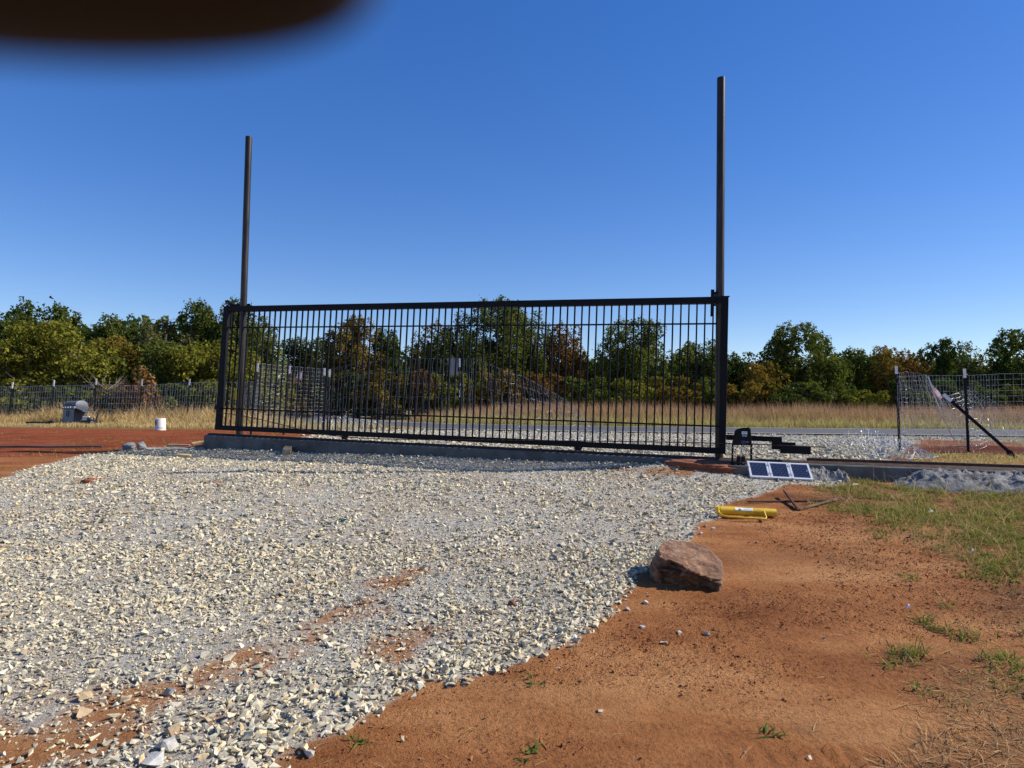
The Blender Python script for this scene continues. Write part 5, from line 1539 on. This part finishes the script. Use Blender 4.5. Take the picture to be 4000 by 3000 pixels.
for i, (px, py, ln_, an, mt, lab) in enumerate(((800, 1733, 0.34, 0.35, FRESHWOOD, "split yellow wood splinter by the left end of the footing"), (868, 1739, 0.22, 0.9, WOOD, "dark broken wood piece at the corner of the footing"),
                                             (700, 1748, 0.36, 0.05, WOOD, "thin weathered stick at the far gravel edge left of the footing"), (718, 1788, 0.22, -0.1, FRESHWOOD, "short tan stick on the gravel left of the timber offcut"))):
    p = gpix(px, py)
    V = []
    rgp = np.random.default_rng(50 + i)
    mb = MB().box(-ln_ / 2, ln_ / 2, -0.03, 0.03, -0.015, 0.02, lambda q: (q[0] + rgp.normal(0, 0.02), q[1] * (0.6 + 0.5 * rgp.random()), q[2] + rgp.normal(0, 0.006)))
    o = mb.build("wood_piece", mt); o.location = p + np.array([0, 0, 0.03]); o.rotation_euler = (0.1, -0.15 * (i < 2), an)
    tag(o, lab, "wood piece", "broken wood by the footing")
for i, (px, py, s, lab) in enumerate(((340, 1888, 0.05, "broken red clay lump on the gravel at far left"), (355, 1878, 0.035, "small red clay lump behind the larger one on the gravel"), (2000, 2360, 0.02, "tiny red clay lump on the gravel left of the boulder"))):
    p = gpix(px, py)
    tag(lump("clay_lump", (p[0], p[1], p[2] + s * 0.4), (s * 1.5, s, s * 0.8), 850 + i, BRICKRED, 0.5, 3, i, blocky=0.8), lab, "clay lump")
p = gpix(1340, 2040)
mb = MB(); rgp = np.random.default_rng(90)
for k in range(7):
    a = rgp.uniform(0, 6.28); mb.tube([(rgp.normal(0, 0.01), rgp.normal(0, 0.01), 0.01), (0.03 * math.cos(a), 0.02 * math.sin(a), 0.03), (0.06 * math.cos(a + 0.6), 0.04 * math.sin(a + 0.6), 0.012)], 0.004, 4)
o = mb.build("plastic_scrap", GREENP); o.location = p; tag(o, "tangle of teal plastic twine on the middle of the gravel", "plastic scrap")
for i, (px, py, w, h_, lab) in enumerate(((3633, 2007, 0.055, 0.03, "white scrap of paper in the patchy grass right of the rebar"), (3797, 2161, 0.022, 0.016, "tiny white scrap of litter on dry grass at the right"), (699, 1667, 0.10, 0.05, "small white scrap beyond the bucket at the grass edge"),
                                         (3547, 2382, 0.02, 0.016, "white flake of litter on the bare dirt below the grass"))):
    p = gpix(px, py)
    V = [(-w / 2, -h_ / 2, 0.0), (w / 2, -h_ / 2 * 0.8, 0.012), (w / 2 * 0.9, h_ / 2, 0.02), (-w / 2 * 0.8, h_ / 2, 0.006), (0, 0, 0.022)]
    V += [(a, b, c_ - 0.004) for a, b, c_ in V]
    o = MB().add(V, [(0, 1, 4), (1, 2, 4), (2, 3, 4), (3, 0, 4), (6, 5, 9), (7, 6, 9), (8, 7, 9), (5, 8, 9), (0, 5, 6, 1), (1, 6, 7, 2), (2, 7, 8, 3), (3, 8, 5, 0)]).build("litter", PAPER)
    o.location = p + np.array([0, 0, 0.012]); tag(o, lab, "litter", "white litter")

# ------------------------------------------------------------------ trees
def crown_mesh(seed, c, rad, n_leaf, size, mat, parent, low=0.0, lobes=22, hole=0.0, name="crown"):
    """leaves spread through clumps that fill an uneven ellipsoid; c centre, rad radii, relative to the parent"""
    rg = np.random.default_rng(seed)
    u = rg.normal(size=(lobes, 3)); u /= np.linalg.norm(u, axis=1)[:, None]
    u = u / (np.abs(u) ** 2.6).sum(1)[:, None] ** (1 / 2.6)
    lr = rg.uniform(0.17, 0.33, lobes)
    inner = rg.uniform(0, 1, lobes) < 0.3
    rr = np.where(inner, rg.uniform(0.1, 0.5, lobes), (1.0 - lr * 0.85) * rg.uniform(0.86, 1.0, lobes))[:, None]
    lc = u * rr
    k = rg.choice(lobes, n_leaf, p=lr ** 2 / (lr ** 2).sum())
    v = rg.normal(size=(n_leaf, 3)); v /= np.linalg.norm(v, axis=1)[:, None]
    rad_l = rg.uniform(0.45, 1.06, n_leaf) ** 0.6
    # twigs: small sub-clumps at the skin of each lobe
    ns = 26
    sv = rg.normal(size=(lobes, ns, 3)); sv /= np.linalg.norm(sv, axis=2)[..., None]
    sid = rg.integers(0, ns, n_leaf)
    tw = sv[k, sid]
    p_tw = lc[k] + tw * (lr[k] * rg.uniform(0.75, 1.05, n_leaf))[:, None] + rg.normal(0, 0.030, (n_leaf, 3))
    p_in = lc[k] + v * (lr[k] * rad_l)[:, None]
    use = (rg.uniform(0, 1, n_leaf) < 0.68)[:, None]
    P = np.where(use, p_tw, p_in)
    P = P * np.asarray(rad)[None] + np.asarray(c)[None]
    keep = P[:, 2] > low
    P = P[keep]; v = np.where(use, tw, v)[keep]
    n = len(P)
    nrm = v * 0.7 + rg.normal(0, 0.75, (n, 3)) + np.array([0, 0, 0.35]); nrm /= np.linalg.norm(nrm, axis=1)[:, None]
    a = rg.normal(size=(n, 3)); a -= nrm * (a * nrm).sum(1)[:, None]; a /= np.linalg.norm(a, axis=1)[:, None]
    b = np.cross(nrm, a)
    s = size * rg.uniform(0.6, 1.35, n)[:, None]
    V = np.stack([P - a * s, P + a * s * 0.6 - b * s * 0.6, P + a * s * 0.6 + b * s * 0.6], 1).reshape(-1, 3)
    F = np.arange(n * 3).reshape(n, 3)
    return np_mesh(name, V, F, mat, parent, False)

def trunk_mesh(seed, h, r0, spread, parent, mat=None, limbs=7, name="trunk"):
    rg = np.random.default_rng(seed)
    mb = MB()
    top = np.array([rg.normal(0, 0.08 * h), rg.normal(0, 0.08 * h), h])
    P = [np.array([0, 0, -0.2]), top * 0.25 + rg.normal(0, 0.04 * h, 3) * [1, 1, 0], top * 0.55 + rg.normal(0, 0.05 * h, 3) * [1, 1, 0], top * 0.85]
    mb.tube(P, [r0 * 1.25, r0, r0 * 0.65, r0 * 0.25], 7)
    for k in range(limbs):
        f = rg.uniform(0.25, 0.75); s = P[1] + (P[3] - P[1]) * (f - 0.2)
        a = rg.uniform(0, 6.28); L = spread * rg.uniform(0.5, 0.95)
        d = np.array([math.cos(a), math.sin(a), rg.uniform(0.35, 1.1)]); d /= np.linalg.norm(d)
        m_ = s + d * L * 0.5 + np.array([0, 0, -0.05 * L]); e = s + d * L + np.array([0, 0, 0.12 * L])
        mb.tube([s, m_, e], [r0 * 0.42, r0 * 0.26, r0 * 0.08], 5, False)
        for q in range(2):
            d2 = d + rg.normal(0, 0.5, 3); d2 /= np.linalg.norm(d2)
            mb.tube([m_, m_ + d2 * L * 0.25, m_ + d2 * L * 0.5], [r0 * 0.2, r0 * 0.12, r0 * 0.04], 4, False)
    return mb.build(name, mat or BARK, parent)

def tree(name, label, cat, px, top_py, hw, Y, pal, seed, low=0.5, dens=1.0, group="trees along the woodland edge", leaf=0.095, lobes=46, deep=0.8):
    hw = hw * 1.13
    p = at(px, 1600, Y); gz_ = float(H(p[0], Y))
    ztop = at(px, top_py, Y)[2]; r = hw * Y / F_PX
    h = ztop - gz_
    t = empty(name, (p[0], Y, gz_), label, cat, group)
    cz = low + (h - low) / 2
    rz = (h - low) / 2 * 1.05
    n = int(dens * 2300 * r * rz * (0.095 / leaf) ** 2)
    n = max(1500, min(n, 34000))
    crown_mesh(seed, (0, 0, cz), (r * 1.06, r * deep, rz * 1.0), n, leaf, LEAF[pal], t, low=low * 0.4, lobes=lobes)
    trunk_mesh(seed + 1, h * 0.9, 0.05 + 0.022 * h, r * 0.9, t)
    return t

T = [
 # px, top, half width, Y, palette, label
 (150, 1262, 250, 31.5, "yellow", 1.1, "broad yellow green tree at the far left in front of taller trees", 0.3),
 (20, 1215, 130, 35, "dark", 1.0, "dark green tree cut by the left edge of the photo", 0.5),
 (160, 1172, 130, 36.5, "dark", 0.9, "tall dark tree with two bumps rising behind the far left tree", 0.5),
 (295, 1206, 95, 38, "dark", 0.9, "dark round topped tree right of the two bumped tree", 0.5),
 (415, 1222, 80, 38, "mid", 0.9, "narrow green tree between two darker crowns above the grill", 0.5),
 (505, 1236, 80, 39, "dark", 0.9, "low dark crown in the dip of the left tree line", 0.5),
 (640, 1208, 105, 36, "grey", 0.9, "greyish green tree left of the tallest dark tree near the gate", 0.5),
 (800, 1182, 120, 37, "dark", 1.0, "dark dense tree just left of the gate's left end", 0.5),
 (895, 1168, 105, 38, "dark", 1.0, "tall tree right behind the left steel pole", 0.5),
 (985, 1232, 120, 36.5, "mid", 1.0, "green tree sloping down into the sky gap behind the gate", 0.5),
 (830, 1330, 170, 33.5, "yellow", 0.9, "yellow tinged tree in front of the dark trees at the gate's left end", 0.3),
 (600, 1330, 150, 33.5, "mid", 0.9, "middle green tree standing behind the orange bush", 0.3),
 (430, 1320, 120, 34, "olive", 0.75, "thin olive tree with bare branches above the grill", 0.4),
 (1185, 1318, 115, 52, "dark", 1.0, "low dark tree right of the sky gap behind the gate", 0.4),
 (1385, 1236, 115, 46, "olive", 1.05, "turning brown and yellow tree behind the left half of the gate", 0.4),
 (1495, 1288, 85, 47, "dark", 1.0, "dark rounded tree on the right flank of the turning brown tree", 0.4),
 (1655, 1338, 90, 50, "mid", 0.8, "low green tree in the gap left of the tallest gate tree", 0.4),
 (1690, 1256, 85, 46, "olive", 0.9, "yellowish tree left of the tallest tree behind the gate", 0.4),
 (1920, 1168, 150, 46, "mid", 1.15, "tallest broad green tree behind the middle of the gate", 0.4),
 (1790, 1270, 110, 44, "dark", 0.95, "dark spreading tree under the left side of the tallest tree", 0.4),
 (2085, 1216, 70, 47, "mid", 0.9, "narrow tree at the right shoulder of the tallest tree", 0.4),
 (2205, 1256, 80, 45, "brown", 0.95, "brownish tree left of the second sky gap behind the gate", 0.4),
 (2290, 1365, 85, 48, "dark", 0.9, "low dark tree filling the second sky gap", 0.4),
 (2490, 1240, 150, 44, "mid", 1.15, "big round green tree behind the right half of the gate", 0.4),
 (2735, 1328, 105, 44, "mid", 1.0, "rounded green tree just left of the right steel pole", 0.4),
 (2865, 1378, 70, 46, "dark", 1.0, "dark tree just right of the right steel pole", 0.4),
 (2985, 1352, 90, 45, "dark", 1.0, "dark tree joining the big domed tree on its left", 0.4),
 (2985, 1410, 90, 42, "olive", 0.95, "reddish olive tree standing low before the big domed tree", 0.3),
 (3130, 1260, 135, 44, "mid", 1.2, "big domed green tree right of the gate motor", 0.4),
 (3275, 1388, 55, 45, "dark", 0.9, "small dark tree at the right foot of the domed tree", 0.4),
 (3340, 1352, 60, 46, "mid", 0.9, "upright green tree left of the golden tree", 0.4),
 (3445, 1352, 70, 46, "gold", 0.7, "golden orange tree behind the first right hand post", 0.8),
 (3560, 1358, 75, 47, "brown", 0.75, "thin brownish grey tree right of the golden tree", 0.8),
 (3690, 1328, 95, 45, "dark", 1.1, "dark green tree above the twisted net", 0.4),
 (3805, 1328, 60, 48, "grey", 0.6, "sparse pale grey tree between two dark trees at the right", 0.9),
 (3955, 1292, 120, 44, "dark", 1.15, "dark tree cut by the right edge of the photo", 0.4),
]
for i, (px, tp, hw, Y, pal, dn, lab, low) in enumerate(T):
    tree("tree", lab, "tree", px, tp, hw, Y, pal, 2000 + 13 * i, low, dn)
# shrubs along the foot of the trees
S = [
 (60, 1480, 110, 29.8, "yellow", "yellow green shrub behind the fence at the left edge"), (250, 1505, 90, 30, "mid", "green shrub behind the grill"), (420, 1500, 80, 30.2, "olive", "scrubby olive shrub right of the grill behind the fence"),
 (660, 1500, 100, 30.5, "mid", "green shrub right of the orange bush behind the fence"), (820, 1460, 100, 30.8, "yellow", "yellow green shrub left of the gate's end post"), (1000, 1440, 120, 33.5, "yellow", "bright shrub behind the pale grid fence"),
 (1170, 1470, 100, 44, "olive", "low olive shrub behind the red and white sign"), (1330, 1450, 110, 42.5, "dark", "dark shrub under the turning brown tree"), (1480, 1440, 100, 42, "olive", "yellow brown shrub left of the red leaved bush"),
 (1760, 1450, 100, 41.5, "yellow", "yellow green shrub below the grey sign"), (1930, 1440, 110, 41, "olive", "olive shrub at the foot of the tallest tree"), (2110, 1450, 110, 41, "brown", "brown twiggy shrub under the narrow tree"),
 (2290, 1460, 110, 41, "mid", "green shrub under the second sky gap"), (2440, 1480, 110, 40.5, "yellow", "yellow green shrub before the big round tree"), (2620, 1460, 120, 41, "olive", "olive shrub right of the big round tree's foot"),
 (2780, 1470, 90, 41, "mid", "green shrub behind the right steel pole"), (2900, 1490, 90, 40.5, "olive", "olive shrub above the gate motor"), (3090, 1490, 110, 40.5, "dark", "dark shrub under the domed tree"), (3240, 1470, 90, 41, "mid", "green shrub at the right foot of the domed tree"),
 (3380, 1500, 90, 40.5, "yellow", "yellow green shrub left of the first right hand post"), (3520, 1480, 90, 41, "dark", "dark shrub below the golden tree"), (3610, 1530, 50, 40, "yellow", "small yellow shrub seen through the twisted net"), (3740, 1470, 110, 41, "dark", "dark shrub behind the second right hand post"),
 (3900, 1480, 110, 41, "dark", "dark shrub below the tree at the right edge"), (4020, 1490, 100, 40.5, "mid", "green shrub cut by the right edge of the photo"),
]
for i, (px, tp, hw, Y, pal, lab) in enumerate(S):
    tree("shrub", lab, "shrub", px, tp, hw, Y, pal, 5000 + 17 * i, 0.05, 0.85, "shrubs along the foot of the trees", 0.085, 20, 0.7)
tree("orange_bush", "orange brown dying bush behind the left wire fence", "shrub", 540, 1432, 80, 29.6, "orange", 6001, 0.1, 0.42, "shrubs along the foot of the trees", 0.08, 22, 0.7)
tree("red_bush", "red brown bush behind the left middle of the gate", "shrub", 1640, 1430, 60, 41.2, "rust", 6011, 0.1, 0.5, "shrubs along the foot of the trees", 0.085, 18, 0.7)
# bare dead branches among the left trees
for i, (px, py, Y, hgt, lab) in enumerate(((318, 1600, 32.2, 4.4, "bleached leaning dead trunk among the left trees"), (400, 1640, 29.8, 2.6, "tangle of bare grey branches above the scrap engine"))):
    p = at(px, py, Y); z = float(H(p[0], Y))
    t = empty("dead_tree", (p[0], Y, z), lab, "dead tree")
    trunk_mesh(7000 + i, hgt, 0.05, hgt * 0.55, t, DEADWOOD, 12)
# woodland behind, which reads as one dark mass between the nearer trees
def backdrop():
    rg = np.random.default_rng(8100)
    Vs = []; n0 = 0
    spots = []
    for k in range(86):
        px = rg.uniform(-300, 4400); Y = rg.uniform(52, 62) if px > 1250 else rg.uniform(40, 46)
        if 1010 < px < 1250: continue
        top = 1385 + rg.uniform(-15, 35) if px > 1250 else 1255 + rg.uniform(-12, 50)
        spots.append((px, Y, top))
    P = []
    for (px, Y, top) in spots:
        p = at(px, 1600, Y); g_ = float(H(p[0], Y)); h = at(px, top, Y)[2] - g_
        m = 1100
        v = rg.normal(size=(m, 3)); v /= np.linalg.norm(v, axis=1)[:, None]
        v *= rg.uniform(0.55, 1.0, (m, 1))
        P.append(v * [2.6, 1.6, h * 0.52] + [p[0], Y, g_ + h * 0.5])
    P = np.concatenate(P); n = len(P)
    nrm = rg.normal(size=(n, 3)) + [0, -0.3, 0.3]; nrm /= np.linalg.norm(nrm, axis=1)[:, None]
    a = rg.normal(size=(n, 3)); a -= nrm * (a * nrm).sum(1)[:, None]; a /= np.linalg.norm(a, axis=1)[:, None]
    b = np.cross(nrm, a); s = rg.uniform(0.15, 0.3, (n, 1))
    V = np.stack([P - a * s, P + a * s * 0.6 - b * s * 0.7, P + a * s * 0.6 + b * s * 0.7], 1).reshape(-1, 3)
    tag(np_mesh("far_woodland", V, np.arange(3 * n).reshape(n, 3), LEAF["dark"], None, False), kind="stuff")
backdrop()

# ------------------------------------------------------------------ bird
bp_ = at(200, 1164, 34)
bd = MB()
bd.tube([(-0.10, 0, 0.0), (-0.03, 0, 0.01), (0.06, 0, 0.0), (0.12, 0, 0.005)], [0.01, 0.035, 0.03, 0.008], 6)
bd.add([(-0.03, 0, 0.01), (0.05, 0, 0.01), (-0.06, -0.16, 0.09), (-0.09, -0.30, 0.05), (-0.03, 0, 0.02), (0.05, 0, 0.02), (-0.06, -0.16, 0.10), (-0.09, -0.30, 0.055)], [(0, 1, 2), (0, 2, 3), (5, 4, 6), (4, 7, 6)])
bd.add([(-0.03, 0, 0.01), (0.05, 0, 0.01), (-0.06, 0.16, 0.09), (-0.09, 0.30, 0.05), (-0.03, 0, 0.02), (0.05, 0, 0.02), (-0.06, 0.16, 0.10), (-0.09, 0.30, 0.055)], [(0, 2, 1), (0, 3, 2), (5, 6, 4), (4, 6, 7)])
bo_ = bd.build("bird", BIRD); bo_.location = bp_; bo_.rotation_euler = (0.2, 0.3, 0.6)
tag(bo_, "tiny black bird flying above the left trees", "bird")

# ------------------------------------------------------------------ the photographer's own hand, one fingertip reaching before the lens
def skin(name, nodes, edges, mat, parent=None, sub=2):
    me = bpy.data.meshes.new(name)
    me.from_pydata([n[0] for n in nodes], edges, [])
    o = link_mesh(name, me, mat, parent)
    sk = o.modifiers.new("skin", 'SKIN')
    for i, n in enumerate(nodes):
        me.skin_vertices[0].data[i].radius = (n[1], n[1])
        me.skin_vertices[0].data[i].use_root = (i == 0)
    ss = o.modifiers.new("subsurf", 'SUBSURF'); ss.levels = sub; ss.render_levels = sub
    me.polygons.foreach_set("use_smooth", np.ones(len(me.polygons), bool))
    sk.use_smooth_shade = True
    return o
YT = 0.032
tip = at(1150, -560, YT) - EYE
def E(dx, y, dz): return tuple(EYE + np.array([dx, y, dz]))
tx, tz = tip[0], tip[2]
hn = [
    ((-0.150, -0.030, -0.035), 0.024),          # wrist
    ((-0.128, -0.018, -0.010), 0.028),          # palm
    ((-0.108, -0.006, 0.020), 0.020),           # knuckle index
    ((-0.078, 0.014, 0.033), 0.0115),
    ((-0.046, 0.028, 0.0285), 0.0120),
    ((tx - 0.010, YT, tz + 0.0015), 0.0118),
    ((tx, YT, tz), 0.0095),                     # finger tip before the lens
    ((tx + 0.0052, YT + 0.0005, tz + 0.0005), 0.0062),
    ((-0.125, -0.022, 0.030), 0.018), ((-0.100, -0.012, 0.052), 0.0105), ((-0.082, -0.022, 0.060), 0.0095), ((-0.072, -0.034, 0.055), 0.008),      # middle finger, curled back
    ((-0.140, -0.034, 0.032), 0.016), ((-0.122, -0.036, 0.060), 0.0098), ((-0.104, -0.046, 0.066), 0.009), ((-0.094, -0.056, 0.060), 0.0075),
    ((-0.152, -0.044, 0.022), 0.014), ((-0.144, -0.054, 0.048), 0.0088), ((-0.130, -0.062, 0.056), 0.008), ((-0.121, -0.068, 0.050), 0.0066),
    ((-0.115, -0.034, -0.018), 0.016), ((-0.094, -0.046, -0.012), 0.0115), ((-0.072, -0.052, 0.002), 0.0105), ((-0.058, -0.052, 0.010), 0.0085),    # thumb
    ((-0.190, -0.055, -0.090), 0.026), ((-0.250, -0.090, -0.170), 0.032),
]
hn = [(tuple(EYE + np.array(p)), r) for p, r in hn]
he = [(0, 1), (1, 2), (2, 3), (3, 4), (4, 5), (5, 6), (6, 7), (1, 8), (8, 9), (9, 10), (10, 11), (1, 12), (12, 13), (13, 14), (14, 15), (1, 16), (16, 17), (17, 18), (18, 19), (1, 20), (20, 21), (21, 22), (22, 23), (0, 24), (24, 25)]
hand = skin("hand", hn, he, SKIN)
tag(hand, "photographer's blurred dark fingertip over the top left corner of the view", "hand")
slv = skin("sleeve", [(tuple(EYE + np.array((-0.215, -0.070, -0.124))), 0.036), (tuple(EYE + np.array((-0.30, -0.12, -0.24))), 0.046), (tuple(EYE + np.array((-0.36, -0.20, -0.42))), 0.055)], [(0, 1), (1, 2)], CLOTH, None, 2)
slv.parent = hand
